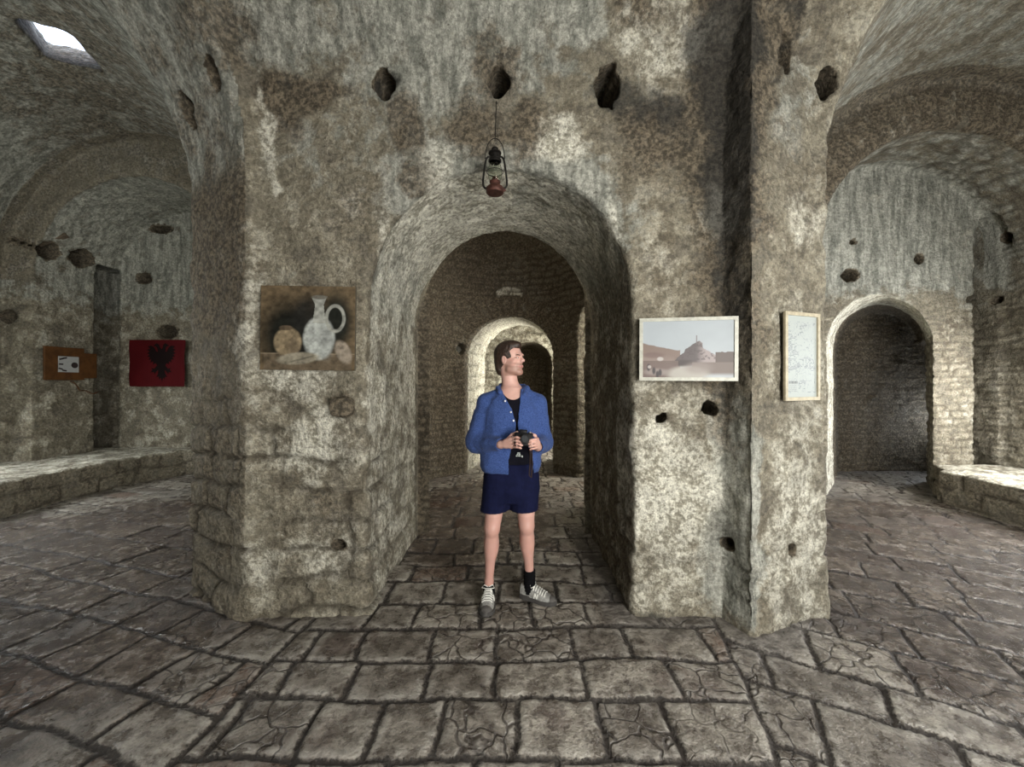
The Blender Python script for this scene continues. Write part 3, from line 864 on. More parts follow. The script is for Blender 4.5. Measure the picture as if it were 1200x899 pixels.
w_ = (p1 - p0).length; h_ = .405
M_frw = plain('cream_frame', (.42, .42, .36), .35, bump=0)
mb = MB(); frame_bars(mb, p0, ux, uz, w_, h_, .022, .012); o = mb.build('frame', M_frw, e); e_inv(o, e)
n_ = ux.cross(uz); mb = MB(); mb.box(p0 + ux * w_ / 2 + uz * h_ / 2 - n_ * .004, (w_ - .004, .008, h_ - .004), Matrix((ux, -n_, uz)).transposed()); o = mb.build('backing_board', M_edge, e); e_inv(o, e)
o = grid_print('print', p0 + ux * .02 + uz * .02 + n_ * .004, ux, uz, w_ - .04, h_ - .04, paint_right, 240, 160, e); e_inv(o, e)

# narrow information sheet on the right pier
def paint_map(u, v):
    q = uv3(u, v * 1.8); c = np.tile(np.array([.62, .68, .66]), (len(u), 1))
    f1 = np.abs(fbm(q, 9, 3, 3)); f2 = np.abs(fbm(q, 5, 3, 9))
    lines = (f1 < .018) * .5 + (f2 < .012) * .5
    dash = (np.sin(v * 420) > .3) * (vnoise(uv3(u * 22, v * 67), 1, 4) > .1) * (fbm(q, 4, 2, 8) > 0.0)
    c = pnt(c, (lines * .95 + dash * .8) * (u > .05) * (u < .95) * (v > .06) * (v < .93), (.16, .18, .24))
    ttl = (np.sin(u * 170) > -.2) * (u > .08) * (u < .36) * (v > .17) * (v < .20)
    c = pnt(c, ttl * .95, (.07, .07, .08))
    for k in range(5):
        vv = .15 - k * .018
        c = pnt(c, (np.abs(v - vv) < .004) * (u > .08) * (u < .34) * (np.sin(u * 260 + k) > -.3) * .6, (.2, .2, .22))
    return c
e = empty('framed_map', (1.85, 2.45, 1.43)); tag(e, 'narrow upright framed map sheet with small print on the right pier', 'map')
p0 = Vector((1.695, 2.398, 1.428)); p1 = Vector((2.0, 2.509, 1.428)); ux = (p1 - p0).normalized(); uz = Vector((0, 0, 1)); w_ = (p1 - p0).length; h_ = .56
M_frm = plain('pale_wood_frame', (.42, .37, .26), .45, bump=0)
mb = MB(); frame_bars(mb, p0, ux, uz, w_, h_, .022, .014); o = mb.build('frame', M_frm, e); e_inv(o, e)
n_ = ux.cross(uz); mb = MB(); mb.box(p0 + ux * w_ / 2 + uz * h_ / 2 - n_ * .004, (w_ - .004, .008, h_ - .004), Matrix((ux, -n_, uz)).transposed()); o = mb.build('backing_board', M_edge, e); e_inv(o, e)
o = grid_print('sheet', p0 + ux * .02 + uz * .02 + n_ * .004, ux, uz, w_ - .04, h_ - .04, paint_map, 180, 330, e); e_inv(o, e)

# red flag with a black two-headed eagle
half = [(0, .80), (.03, .84), (.05, .90), (.10, .93), (.15, .90), (.19, .87), (.14, .86), (.11, .84), (.10, .79), (.09, .74), (.13, .76), (.17, .84), (.23, .88), (.32, .86),
        (.27, .81), (.34, .79), (.28, .75), (.35, .71), (.28, .69), (.34, .64), (.27, .63), (.31, .57), (.24, .58), (.26, .51), (.19, .54), (.19, .47), (.13, .50), (.10, .45),
        (.16, .38), (.22, .40), (.20, .35), (.24, .30), (.17, .31), (.15, .26), (.11, .32), (.07, .36), (.08, .28), (.12, .20), (.07, .21), (.06, .14), (.03, .19), (0, .10)]
eagle = [(.57 + x_ * .8, y_) for x_, y_ in half] + [(.57 - x_ * .8, y_) for x_, y_ in half[::-1]]
def paint_flag(u, v):
    c = np.tile(np.array([.16, .004, .008]), (len(u), 1)); c = c * (1 + .12 * fbm(uv3(u, v), 6, 3, 2))[:, None]
    return pnt(c, inpoly(u, v, eagle) * .96, (.008, .003, .003))
M_cloth = col_material('flag_cloth', .85, .15, .3)
p0 = Vector(((152 - 600) * 6.58 / 450, 6.58, 1.55 - (453 - 447) * 6.58 / 450)); wF = (214 - 152) * 6.58 / 450 + .04
o = grid_print('flag', p0, (1, 0, 0), (0, 0, 1), wF, .80, paint_flag, 180, 150, None, M_cloth, .02)
tag(o, 'red flag with a black double-headed eagle hung flat on the back wall', 'flag')

# brown wooden panel with a white notice on the jamb of the left bay
M_brd = plain('brown_board', (.105, .045, .014), .55, var=.4, scale=9)
M_note = plain('white_paper', (.36, .37, .37), .7, var=.08)
M_ink = plain('dark_ink', (.03, .02, .02), .7)
e = empty('notice_board', (-6.80, 5.85, 1.55)); tag(e, 'brown wooden panel with a white paper notice on the side of the left arch', 'notice board')
mb = MB(); mb.box((-6.83, 5.86, 1.82), (.03, .52, .50), None, .006); mb.box((-6.83, 6.21, 1.80), (.024, .2, .40), None, .006); o = mb.build('board', M_brd, e); e_inv(o, e)
mb = MB(); mb.box((-6.811, 5.90, 1.81), (.006, .27, .24)); pp = mb.build('paper', M_note, e); e_inv(pp, e)
for i_, (dy, dz, a_) in enumerate([(-.1, .08, .3), (-.11, -.07, -.3), (-.055, .095, .2), (-.06, -.095, -.2), (-.105, 0, .0)]):
    mb = MB(); mb.box((-6.805, 5.90 + dy, 1.81 + dz), (.004, .055, .022), Matrix.Rotation(a_, 3, 'X'))
    o = mb.build('ink_mark', M_ink, pp)
mb = MB(); mb.tube([(-6.81, 5.975, 1.80), (-6.803, 5.975, 1.80)], .045, 18); o = mb.build('ink_mark', M_ink, pp)
M_cable = plain('brown_cable', (.10, .05, .025), .6)
pts = []
for k in range(15):
    t = k / 14; pts.append((-6.85 + .02 * math.sin(t * 9), 5.95 + t * .4, 1.55 - .22 * t - .05 * math.sin(t * PI * 1.2) + .02 * math.sin(t * 14)))
mb = MB(); mb.tube(pts, .010, 8); o = mb.build('cable', M_cable, None, True); tag(o, 'thin brown cable drooping from the wooden notice panel', 'cable')
# timber stub sticking out of a socket
M_tim = plain('weathered_timber', (.13, .10, .07), .85, var=.5, scale=14)
hp = hit(62, 291)
R_ = Matrix.Rotation(math.radians(-40), 3, 'Y')
mb = MB(); mb.box(Vector(hp) + Vector((.12, -.10, .10)), (.34, .07, .06), R_ @ Matrix.Rotation(.5, 3, 'Z'), .006)
o = mb.build('timber_stub', M_tim); tag(o, 'broken grey timber stub sticking up out of a socket above the notice panel', 'timber')

# ------------------------------------------------------------------ hurricane lantern
M_rust = plain('rusty_brown_metal', (.10, .042, .032), .55, .5, .5, 40)
M_blk = plain('blackened_metal', (.022, .02, .018), .5, .6, .4, 40)
m, nt, b = newmat('lamp_glass'); b.inputs['Transmission Weight'].default_value = 1.; b.inputs['Roughness'].default_value = .08; b.inputs['IOR'].default_value = 1.2
b.inputs['Base Color'].default_value = (.85, .88, .82, 1); M_glass = m
lx, ly, lz = -.105, 2.36, 2.705
e = empty('hurricane_lantern', (lx, ly, lz)); tag(e, 'rusty hurricane lantern hanging on a wire above the central arch', 'lantern')
def lp(o): o.parent = e; o.matrix_parent_inverse = Matrix.Translation(e.location).inverted(); return o
mb = MB(); mb.lathe([(0, 0), (.050, 0), (.055, .006), (.055, .03), (.050, .036), (.030, .05), (.030, .062), (.034, .066), (.034, .072), (.020, .08), (.014, .10), (0, .10)], (lx, ly, lz), 28); lp(mb.build('fuel_tank', M_rust, None, True))
mb = MB(); mb.tube([(lx + .05, ly, lz + .018), (lx + .066, ly, lz + .022)], .009, 10); cap = lp(mb.build('filler_cap', M_rust, None, True))
mb = MB(); mb.lathe([(.030, .072), (.040, .095), (.045, .125), (.042, .155), (.032, .185), (.027, .195), (.025, .195), (.030, .184), (.040, .155), (.043, .125), (.038, .097), (.028, .074), (.030, .072)], (lx, ly, lz), 28); lp(mb.build('glass_globe', M_glass, None, True))
mb = MB(); mb.lathe([(.034, .19), (.040, .195), (.040, .205), (.028, .215), (.028, .24), (.040, .244), (.040, .25), (.022, .262), (.022, .275), (.012, .285), (0, .287)], (lx, ly, lz), 28); lp(mb.build('chimney_cap', M_blk, None, True))
for s_ in (-1, 1):
    pts = [(lx + s_ * x_, ly, lz + z_) for x_, z_ in ((.045, .028), (.064, .034), (.073, .05), (.073, .08), (.066, .14), (.058, .195), (.052, .215), (.040, .225), (.026, .226))]
    mb = MB(); mb.tube(pts, .0065, 10); lp(mb.build('side_tube', M_blk, None, True))
pts = [(lx + .060 * math.cos(a_) , ly - .006 + .03 * math.sin(a_) * 0, lz + .21 + .125 * math.sin(a_)) for a_ in [k * PI / 16 for k in range(17)]]
mb = MB(); mb.tube(pts, .0028, 8); lp(mb.build('bail_handle', M_blk, None, True))
pts = [(lx + .055 * math.cos(a_), ly - .005 + .05 * math.sin(a_), lz + .128) for a_ in [k * 2 * PI / 20 for k in range(20)]]
mb = MB(); mb.tube([(p_[0] * .93 + lx * .07, p_[1], p_[2]) for p_ in pts], .0022, 6, closed=True); lp(mb.build('globe_guard', M_blk, None, True))
mb = MB(); mb.tube([(lx, ly, lz + .333), (lx + .004, ly + .01, lz + .45), (lx + .006, ly + .05, lz + .60), (lx + .006, ly + .16, lz + .68), (lx + .006, ly + .25, lz + .69)], .0030, 6); o = mb.build('hanging_wire', M_blk, None, True)
tag(o, 'thin dark wire holding the lantern from the socket above the arch', 'wire')

# stub stone in the wall below the canvas print
def stone_obj(name, c, r, label, mk4):
    fn = lambda X, Y, Z: (np.sqrt(((X - c[0]) / r[0]) ** 4 + ((Y - c[1]) / r[1]) ** 4 + ((Z - c[2]) / r[2]) ** 4) ** .5 - 1) * min(r)
    V, Q = field([c[k] - r[k] * 1.2 for k in range(3)], [c[k] + r[k] * 1.2 for k in range(3)], .008, fn); Q = orient(V, Q); Nn = vnormals(V, Q)
    V = V + Nn * (.012 * fbm(V, 12, 3, 7))[:, None]
    o = mesh_np(name, V, Q, M_wall, attrs={'mask': np.tile(np.array(mk4), (len(V), 1)), 'joint': np.zeros(len(V))}); tag(o, label, 'stone'); return o
stone_obj('wall_stone', (-1.115, 2.53, 1.38), (.075, .06, .065), 'dark squarish stone jutting from the wall under the canvas print', (.3, .8, 0, .3))

# railing beyond the last doorway
M_rail = plain('grey_steel', (.35, .36, .38), .4, .7, .1, bump=0)
e = empty('metal_railing', (.55, 9.75, 0)); tag(e, 'small grey metal railing across the farthest dark doorway', 'railing')
for z_ in (.34, .72):
    mb = MB(); mb.tube([(-.08, 9.78, z_), (.9, 9.78, z_)], .016, 8); o = mb.build('rail', M_rail, e, True); e_inv(o, e)
for x_ in (.1, .75):
    mb = MB(); mb.tube([(x_, 9.78, -.01), (x_, 9.78, .72)], .016, 8); o = mb.build('post', M_rail, e, True); e_inv(o, e)

# ------------------------------------------------------------------ the person
PY = 2.70
def W(px, py, dy=0.):
    d = PY + dy
    return np.array([(px - 600) * d / FOC, d, 1.55 + (447 - py) * d / FOC])
class Fld:
    def __init__(s, lo, hi, h):
        s.lo = np.array(lo, float); s.h = h; s.n = [int((hi[k] - lo[k]) / h) + 2 for k in range(3)]
        s.F = np.full(s.n, 9., F32); s.ax = [lo[k] + h * np.arange(s.n[k]) for k in range(3)]
    def put(s, fn, blo, bhi, k=.01, op='u'):
        i0 = [max(0, int((blo[a] - k * 1.5 - .012 - s.lo[a]) / s.h)) for a in range(3)]
        i1 = [min(s.n[a], int((bhi[a] + k * 1.5 + .012 - s.lo[a]) / s.h) + 2) for a in range(3)]
        if any(i1[a] <= i0[a] for a in range(3)): return
        sl = tuple(slice(i0[a], i1[a]) for a in range(3))
        X, Y, Z = np.meshgrid(*[s.ax[a][i0[a]:i1[a]] for a in range(3)], indexing='ij')
        d = fn(X, Y, Z)
        s.F[sl] = smin(s.F[sl], d, k) if op == 'u' else smax(s.F[sl], -d, k)
    def cone(s, a, b, r1, r2, k=.01, op='u', flat=None):
        a = np.array(a, float); b = np.array(b, float); ab = b - a; L = max(float(ab @ ab), 1e-9); R = max(r1, r2)
        def fn(X, Y, Z):
            t = np.clip(((X - a[0]) * ab[0] + (Y - a[1]) * ab[1] + (Z - a[2]) * ab[2]) / L, 0, 1)
            return np.sqrt((X - a[0] - ab[0] * t) ** 2 + (Y - a[1] - ab[1] * t) ** 2 + (Z - a[2] - ab[2] * t) ** 2) - (r1 + (r2 - r1) * t)
        s.put(fn, np.minimum(a, b) - R, np.maximum(a, b) + R, k, op)
    def ell(s, c, r, B=None, k=.01, op='u', p=2.):
        B = np.eye(3) if B is None else B; R = max(r)
        def fn(X, Y, Z):
            q = [((X - c[0]) * B[i][0] + (Y - c[1]) * B[i][1] + (Z - c[2]) * B[i][2]) / r[i] for i in range(3)]
            return ((np.abs(q[0]) ** p + np.abs(q[1]) ** p + np.abs(q[2]) ** p) ** (1 / p) - 1) * min(r)
        s.put(fn, np.array(c) - R, np.array(c) + R, k, op)
    def mesh(s):
        s.F[0] = s.F[-1] = 9; s.F[:, 0] = s.F[:, -1] = 9; s.F[:, :, 0] = s.F[:, :, -1] = 9
        V, Q = surface_nets(s.F, s.lo, s.h); Q = orient(V, Q)
        for _ in range(1):     # light smoothing
            acc = np.zeros_like(V); cnt = np.zeros(len(V))
            for i in range(4):
                for c in range(3): acc[:, c] += np.bincount(Q[:, i], V[Q[:, (i + 1) % 4], c] + V[Q[:, (i + 3) % 4], c], len(V))
                cnt += 2 * np.bincount(Q[:, i], minlength=len(V))
            V = V * .5 + .5 * acc / np.maximum(cnt, 1)[:, None]
        return V, Q
def stack(levels, off=0., cx=None):
    zs = [l[0] for l in levels]; ws = [l[1] + off for l in levels]; ds = [l[2] + off for l in levels]; xs = [l[3] if len(l) > 3 else 0 for l in levels]
    ys = [l[4] if len(l) > 4 else 0 for l in levels]
    def fn(X, Y, Z):
        w_ = np.interp(Z, zs, ws); d_ = np.interp(Z, zs, ds); c_ = np.interp(Z, zs, xs); e_ = np.interp(Z, zs, ys)
        q = (np.abs((X - c_) / w_) ** 2.3 + np.abs((Y - PY - e_) / d_) ** 2.3) ** (1 / 2.3)
        return np.maximum((q - 1) * np.minimum(w_, d_), np.maximum(zs[0] - Z, Z - zs[-1]))
    return fn

person = empty('person', (0, PY, 0)); tag(person, 'standing man in a blue cardigan and navy shorts, holding a camera under the arch', 'person')
def pp_(o): o.parent = person; o.matrix_parent_inverse = Matrix.Translation(person.location).inverted(); return o

TOR = [(.80, .155, .10), (.92, .165, .108), (1.02, .155, .102), (1.12, .150, .10), (1.25, .158, .106), (1.36, .165, .108), (1.42, .142, .092), (1.46, .115, .078), (1.50, .066, .060)]
SHL, SHR = W(569, 472, 0), W(629.5, 472, 0)
ELL, ELR = W(558, 517, .03), W(636, 517, .03)
WRL, WRR = W(587, 521, -.205), W(630, 524, -.205)
HIPL, HIPR = np.array([-.095, PY, .90]), np.array([.085, PY, .90])
KNL, KNR = W(576.5, 619, -.03), W(617, 616, -.02)
ANL, ANR = W(573, 681, .04), W(620.5, 674, .05)

B = Fld((-.36, PY - .42, -.0), (.38, PY + .22, 1.86), .004)
B.put(stack(TOR), (-.2, PY - .13, .8), (.2, PY + .13, 1.5), .02)
# neck and head
hc = W(597.5, 421, 0)
yaw = math.radians(60); fv_ = np.array([math.sin(yaw), -math.cos(yaw), 0.]); lv_ = np.array([-math.cos(yaw), -math.sin(yaw), 0.]); uv_ = np.array([0, 0, 1.])
tl = math.radians(3); fv2 = fv_ * math.cos(tl) + uv_ * math.sin(tl); uv2 = uv_ * math.cos(tl) - fv_ * math.sin(tl)
HB = [fv2, lv_, uv2]
H = lambda a, b_, c: hc + fv2 * a + lv_ * b_ + uv2 * c
nb = W(600, 458, .005)
B.cone(nb - np.array([0, 0, .03]), H(-.022, 0, -.06), .060, .054, .03)
B.cone(nb, SHL + np.array([.05, 0, .0]), .045, .05, .04); B.cone(nb, SHR - np.array([.05, 0, .0]), .045, .05, .04)
B.ell(H(-.012, 0, .032), (.097, .074, .085), HB, .01)
B.ell(H(.030, 0, -.030), (.060, .058, .080), HB, .022)
B.cone(H(.015, .045, -.075), H(.070, .012, -.098), .018, .018, .02); B.cone(H(.015, -.045, -.075), H(.070, -.012, -.098), .018, .018, .02)
B.ell(H(.070, 0, -.092), (.022, .024, .020), HB, .015)
B.cone(H(.078, .028, .022), H(.084, -.028, .022), .011, .011, .014)
B.cone(H(.086, 0, .012), H(.107, 0, -.018), .008, .011, .009)
B.ell(H(.095, .012, -.022), (.011, .007, .008), HB, .006); B.ell(H(.095, -.012, -.022), (.011, .007, .008), HB, .006)
for s_ in (1, -1):
    B.ell(H(.083, s_ * .032, .002), (.014, .018, .011), HB, .012, 's')
    B.ell(H(.072, s_ * .033, .001), (.014, .015, .010), HB, .004)
    B.ell(H(.052, s_ * .050, -.022), (.022, .014, .016), HB, .014)
    B.ell(H(-.004, s_ * .076, -.008), (.019, .008, .032), HB, .005)
    B.ell(H(.002, s_ * .083, -.006), (.009, .006, .018), HB, .004, 's')
B.cone(H(.090, .018, -.052), H(.090, -.018, -.052), .0055, .0055, .006); B.cone(H(.087, .015, -.063), H(.087, -.015, -.063), .007, .007, .006)
B.cone(H(.098, .016, -.0575), H(.098, -.016, -.0575), .0025, .0025, .003, 's')
# arms
for sh, el, wr in ((SHL, ELL, WRL), (SHR, ELR, WRR)):
    B.cone(sh, el, .050, .040, .03); B.cone(el, wr, .040, .027, .02)
# hands
def hand(wr, kn, fing, thumb):
    kn = [np.array(k_) for k_ in kn]
    for k_ in kn: B.cone(wr, k_, .021, .0115, .010)
    B.cone((kn[0] + wr) / 2, (kn[3] + wr) / 2, .016, .016, .010)
    for pts_, r_ in fing:
        for i_ in range(len(pts_) - 1): B.cone(pts_[i_], pts_[i_ + 1], r_ * (1 - .07 * i_), r_ * (1 - .07 * (i_ + 1)), .0035)
    for i_ in range(len(thumb) - 1): B.cone(thumb[i_], thumb[i_ + 1], .0115 - .001 * i_, .0105 - .001 * i_, .005)
fr_ = (.0088, .0092, .0088, .0078)
knL = [W(599.5, 513.3 + 3.6 * i_, -.268 - .004 * (i_ in (1, 2))) for i_ in range(4)]
fgL = [([knL[i_], W(605.5, 512.5 + 3.9 * i_, -.312), W(610 - .3 * i_, 513.8 + 3.7 * i_, -.322), W(613.5 - .9 * i_, 515 + 3.5 * i_, -.316)], fr_[i_]) for i_ in range(4)]
hand(WRL, knL, fgL, [W(594, 516, -.235), W(600, 509.5, -.248), W(606, 506.8, -.262)])
knR = [W(629.5, 514.5 + 3.4 * i_, -.262) for i_ in range(4)]
fgR = [([knR[i_], W(627.5, 514.8 + 3.5 * i_, -.300), W(622.5 + .4 * i_, 515.8 + 3.4 * i_, -.318), W(618.8 + .8 * i_, 517 + 3.3 * i_, -.314)], fr_[i_]) for i_ in range(4)]
hand(WRR, knR, fgR, [W(631, 518, -.235), W(627, 510.5, -.248), W(621.5, 508.4, -.262)])
# legs
for hp_, kn_, an_, sx in ((HIPL, KNL, ANL, -1), (HIPR, KNR, ANR, 1)):
    B.cone(hp_, kn_, .085, .054, .03); mid = kn_ * .62 + an_ * .38
    B.cone(kn_, an_, .048, .029, .02)
    B.ell(kn_ * .70 + an_ * .30 + np.array([-sx * .004, .020, 0]), (.050, .050, .10), None, .03)
    B.ell(kn_ + np.array([0, -.026, .0]), (.032, .028, .040), None, .02)
    B.ell(an_ + np.array([0, .01, -.05]), (.032, .036, .03), None, .015)
    B.cone(an_, (an_[0], an_[1], .05), .029, .034, .02)
V, Q = B.mesh()
# colouring of skin: hair stubble, lips, flush
rel = V - hc; A_ = rel @ fv2; Bv = rel @ lv_; Zv = rel @ uv2
col = np.tile(np.array([.53, .315, .265]), (len(V), 1)); nz_ = fbm(V, 30, 3, 4)
col = col * (1 + .10 * nz_)[:, None]
hd = (V[:, 2] > 1.52)
beard = hd * sstep(-.045, -.062, Zv - .35 * (A_ < .04) * 0 + .012 * nz_ - .25 * np.clip(.045 - A_, 0, .07)) * sstep(-.03, -.005, A_) * (Zv > -.118)
must = hd * ell(A_, Zv, .088, -.042, .022, .008, .5)
col = pnt(col, np.maximum(beard, must) * .62, (.20, .105, .07))
col = pnt(col, hd * ell(A_, Zv, .094, -.0575, .014, .007, .4) * .8, (.42, .17, .15))
col = pnt(col, hd * ell(A_, Zv, .080, .003, .011, .005, .5) * (np.abs(np.abs(Bv) - .034) < .016) * .5, (.18, .08, .06))
hair_on = hd * sstep(.05, .062, Zv - .2 * np.clip(A_ - .02, 0, 1)); col = pnt(col, hair_on * 0, (.03, .018, .012))
sh_ = (V[:, 2] < .62) & (V[:, 2] > .1); col = pnt(col, sh_ * .4, (.42, .22, .18))
m, nt, b = newmat('skin'); hN = N(nt); nt.links.new(hN.attr('Col').outputs['Color'], b.inputs['Base Color']); b.inputs['Roughness'].default_value = .5
b.inputs['Subsurface Weight'].default_value = .12; b.inputs['Subsurface Radius'].default_value = (.02, .008, .005); b.inputs['Subsurface Scale'].default_value = .4
M_skin = m
body = pp_(mesh_np('body', V, Q, M_skin, attrs={'Col': col}))
# eyes and brows
M_eye = plain('eye_white', (.62, .58, .55), .25, bump=0, var=.02); M_iris = plain('iris', (.03, .025, .02), .2, bump=0)
for s_ in (1, -1):
    mb = MB(); c_ = H(.0775, s_ * .034, .0015); mb.lathe([(.0001, -.0085), (.0045, -.0072), (.0077, -.0036), (.0086, 0), (.0077, .0036), (.0045, .0072), (.0001, .0085)], tuple(c_), 16)
    ey = pp_(mb.build('eye', M_eye, None, True))
    mb = MB(); c2 = H(.0855, s_ * .0325, .0015); mb.lathe([(.0001, -.0038), (.0032, -.0022), (.0038, 0), (.0032, .0022), (.0001, .0038)], tuple(c2), 12)
    o = mb.build('iris', M_iris, None, True); o.parent = ey; o.matrix_parent_inverse = Matrix.Translation(person.location).inverted() if False else Matrix.Identity(4)
    o.matrix_parent_inverse = Matrix.Identity(4)
    mb = MB(); mb.tube([tuple(H(.078, s_ * .050, .019)), tuple(H(.087, s_ * .036, .0225)), tuple(H(.093, s_ * .018, .0195))], [.002, .0038, .003], 8)
    pp_(mb.build('eyebrow', plain('brow_hair', (.035, .02, .012), .8, bump=0), None, True))
# hair
Hh = Fld(tuple(hc - .17), tuple(hc + .17), .003)
Hh.ell(H(-.016, 0, .036), (.104, .082, .094), HB, .01)
Hh.ell(H(.026, 0, .092), (.068, .058, .036), HB, .02); Hh.ell(H(-.075, 0, -.065), (.034, .050, .050), HB, .02)
Hh.ell(H(-.060, 0, -.020), (.054, .062, .066), HB, .02)
def facecut(X, Y, Z):
    a_ = (X - hc[0]) * fv2[0] + (Y - hc[1]) * fv2[1] + (Z - hc[2]) * fv2[2]; z_ = (X - hc[0]) * uv2[0] + (Y - hc[1]) * uv2[1] + (Z - hc[2]) * uv2[2]
    b_ = (X - hc[0]) * lv_[0] + (Y - hc[1]) * lv_[1]
    zf = .070 - .9 * np.clip(np.abs(b_) - .045, 0, 1)      # hairline height at the brow
    front = np.maximum(z_ - zf, (.052 - .35 * np.clip(z_, -.1, .07)) - a_)
    low = np.maximum(z_ + .012 - .0 * a_, .012 - a_)
    side = np.maximum(z_ + .002, np.maximum(-.024 - a_, .055 - np.abs(b_)))
    return np.minimum(np.minimum(front, low), side)
Hh.put(facecut, hc - .17, hc + .17, .006, 's')
for s_ in (1, -1): Hh.ell(H(-.004, s_ * .085, -.012), (.022, .026, .030), HB, .006, 's')
V, Q = Hh.mesh(); Nn = vnormals(V, Q); V = V + Nn * (.0035 * fbm(V * np.array([1, 1, .6]), 70, 3, 5))[:, None]
m, nt, b = newmat('dark_brown_hair'); hN = N(nt); p_ = hN.co(); n_n = hN.noise(hN.map(p_, (90, 90, 30)), 2., 4)
nt.links.new(hN.mix(hN.ss(n_n, .4, .6), (.009, .005, .003), (.040, .020, .012)), b.inputs['Base Color']); b.inputs['Roughness'].default_value = .55
nt.links.new(hN.bump(n_n, .6, .004), b.inputs['Normal'])
pp_(mesh_np('hair', V, Q, m))
# black tank top
M_tank = plain('black_jersey', (.005, .005, .009), .9, var=.2, bump=.2, spec=.1)
K = Fld((-.26, PY - .2, .9), (.26, PY + .2, 1.54), .005)
K.put(stack(TOR, .006), (-.22, PY - .15, .8), (.22, PY + .15, 1.5), .01)
K.put(lambda X, Y, Z: np.where(Y < PY + .03, (np.sqrt(((X - .008) / .082) ** 2 + ((Z - 1.53) / .105) ** 2) - 1) * .08, 1.), (-.2, PY - .2, 1.3), (.2, PY + .2, 1.6), .005, 's')
K.put(lambda X, Y, Z: np.maximum(1.478 - Z, -9), (-.3, PY - .2, 1.45), (.3, PY + .2, 1.6), .004, 's')
V, Q = K.mesh(); tank = pp_(mesh_np('tank_top', V, Q, M_tank))
# cardigan
CAR = [(.925, .195, .140, -.01), (.96, .212, .152, -.01), (1.06, .212, .150, -.008), (1.15, .200, .142, -.004), (1.28, .200, .140), (1.36, .196, .130), (1.42, .166, .110), (1.465, .118, .092), (1.50, .085, .080)]
K = Fld((-.36, PY - .30, .88), (.36, PY + .22, 1.56), .005)
outer = stack(CAR); inner = stack([(l[0] - (.02 if i_ == 0 else 0) + (.02 if i_ == len(CAR) - 1 else 0), l[1] - .011, l[2] - .011) + tuple(l[3:]) for i_, l in enumerate(CAR)])
K.put(outer, (-.25, PY - .18, .9), (.25, PY + .18, 1.52), .01)
K.put(inner, (-.25, PY - .18, .88), (.25, PY + .18, 1.54), .004, 's')
q = lambda a_, b_: ((a_ - 600) * 2.57 / 450, 1.55 + (447 - b_) * 2.57 / 450)
op = [q(586, 446), q(587, 456), q(593, 468), q(600, 480), q(604, 492), q(605.2, 498), q(603, 512), q(598, 526), q(596, 540), q(596, 560), q(626, 560), q(624, 535), q(616, 518), q(607.5, 504), q(606.4, 497), q(608, 482), q(609.5, 466), q(611, 456), q(613, 446)]
K.put(lambda X, Y, Z: np.maximum(sd_poly(X, Z, op), Y - PY + .0), (-.12, PY - .3, .88), (.2, PY + .0, 1.56), .004, 's')
for sh, el, wr in ((SHL, ELL, WRL), (SHR, ELR, WRR)):
    sg = -1 if sh is SHL else 1
    K.cone(np.array([sg * .085, PY, 1.462]), sh + np.array([0, 0, .0]), .046, .058, .02); K.cone(sh + np.array([0, 0, -.002]), el, .061, .072, .03); K.cone(el, wr * .93 + el * .07, .070, .041, .03)
    K.ell(el + np.array([sg * .0, -.01, -.02]), (.062, .062, .058), None, .02)
    c0_ = wr * .90 + el * .10; K.cone(c0_, wr * .94 + el * .06, .042, .040, .006)
    dr_ = (wr - el) / np.linalg.norm(wr - el); K.cone(wr, wr + dr_ * .04, .034, .034, .004, 's')
# rolled collar
cl = [np.array([x_, PY + y_, z_]) for x_, y_, z_ in ((-.085, -.075, 1.475), (-.10, -.02, 1.505), (-.075, .05, 1.52), (0, .078, 1.525), (.085, .05, 1.515), (.105, -.02, 1.50), (.085, -.08, 1.465))]
for i_ in range(len(cl) - 1): K.cone(cl[i_], cl[i_ + 1], .013, .013, .012)
V, Q = K.mesh(); Nn = vnormals(V, Q)
fold = .007 * fbm(V * np.array([1.3, 1.3, .8]), 9, 3, 15) + .004 * fbm(V * np.array([.7, .7, 1.6]), 22, 2, 16)
V = V + Nn * fold[:, None]
m, nt, b = newmat('blue_fleece'); hN = N(nt); p_ = hN.co(); n_n = hN.noise(p_, 160, 5, .7); n_2 = hN.noise(p_, 30, 5, .6)
nt.links.new(hN.mix(hN.ss(n_n, .38, .62), (.024, .048, .15), (.052, .092, .26)), b.inputs['Base Color']); b.inputs['Roughness'].default_value = .95
b.inputs['Sheen Weight'].default_value = .05; b.inputs['Specular IOR Level'].default_value = .15
nt.links.new(hN.bump(hN.math('ADD', n_n, n_2), .6, .004), b.inputs['Normal']); M_card = m
card = pp_(mesh_np('cardigan', V, Q, M_card))
M_btn = plain('pale_button', (.65, .66, .68), .35, bump=0)
for bx_, by_, dy_ in ((592.0, 470, -.131), (598.8, 483, -.138), (602, 493, -.141)):
    c_ = W(bx_, by_, dy_)
    mb = MB(); mb.tube([c_ + np.array([0, .003, 0]), c_ + np.array([0, -.0035, 0])], .0062, 14)
    o = mb.build('button', M_btn, None, True); o.parent = card; o.matrix_parent_inverse = Matrix.Identity(4)
# white print on the tank top
c_ = W(608.5, 533, -.118); mb = MB()
for (dx_, dz_, w__, h__) in ((-.004, .012, .020, .007), (-.012, .002, .010, .007), (.002, .002, .014, .007), (-.017, -.008, .012, .007), (.0, -.008, .014, .007), (.018, -.009, .012, .008), (.02, -.014, .008, .008)):
    mb.box(c_ + np.array([dx_, -.003, dz_]), (w__, .004, h__), None, .001)
o = mb.build('white_print', plain('white_ink', (.6, .64, .62), .7, bump=0)); o.parent = tank; o.matrix_parent_inverse = Matrix.Identity(4)
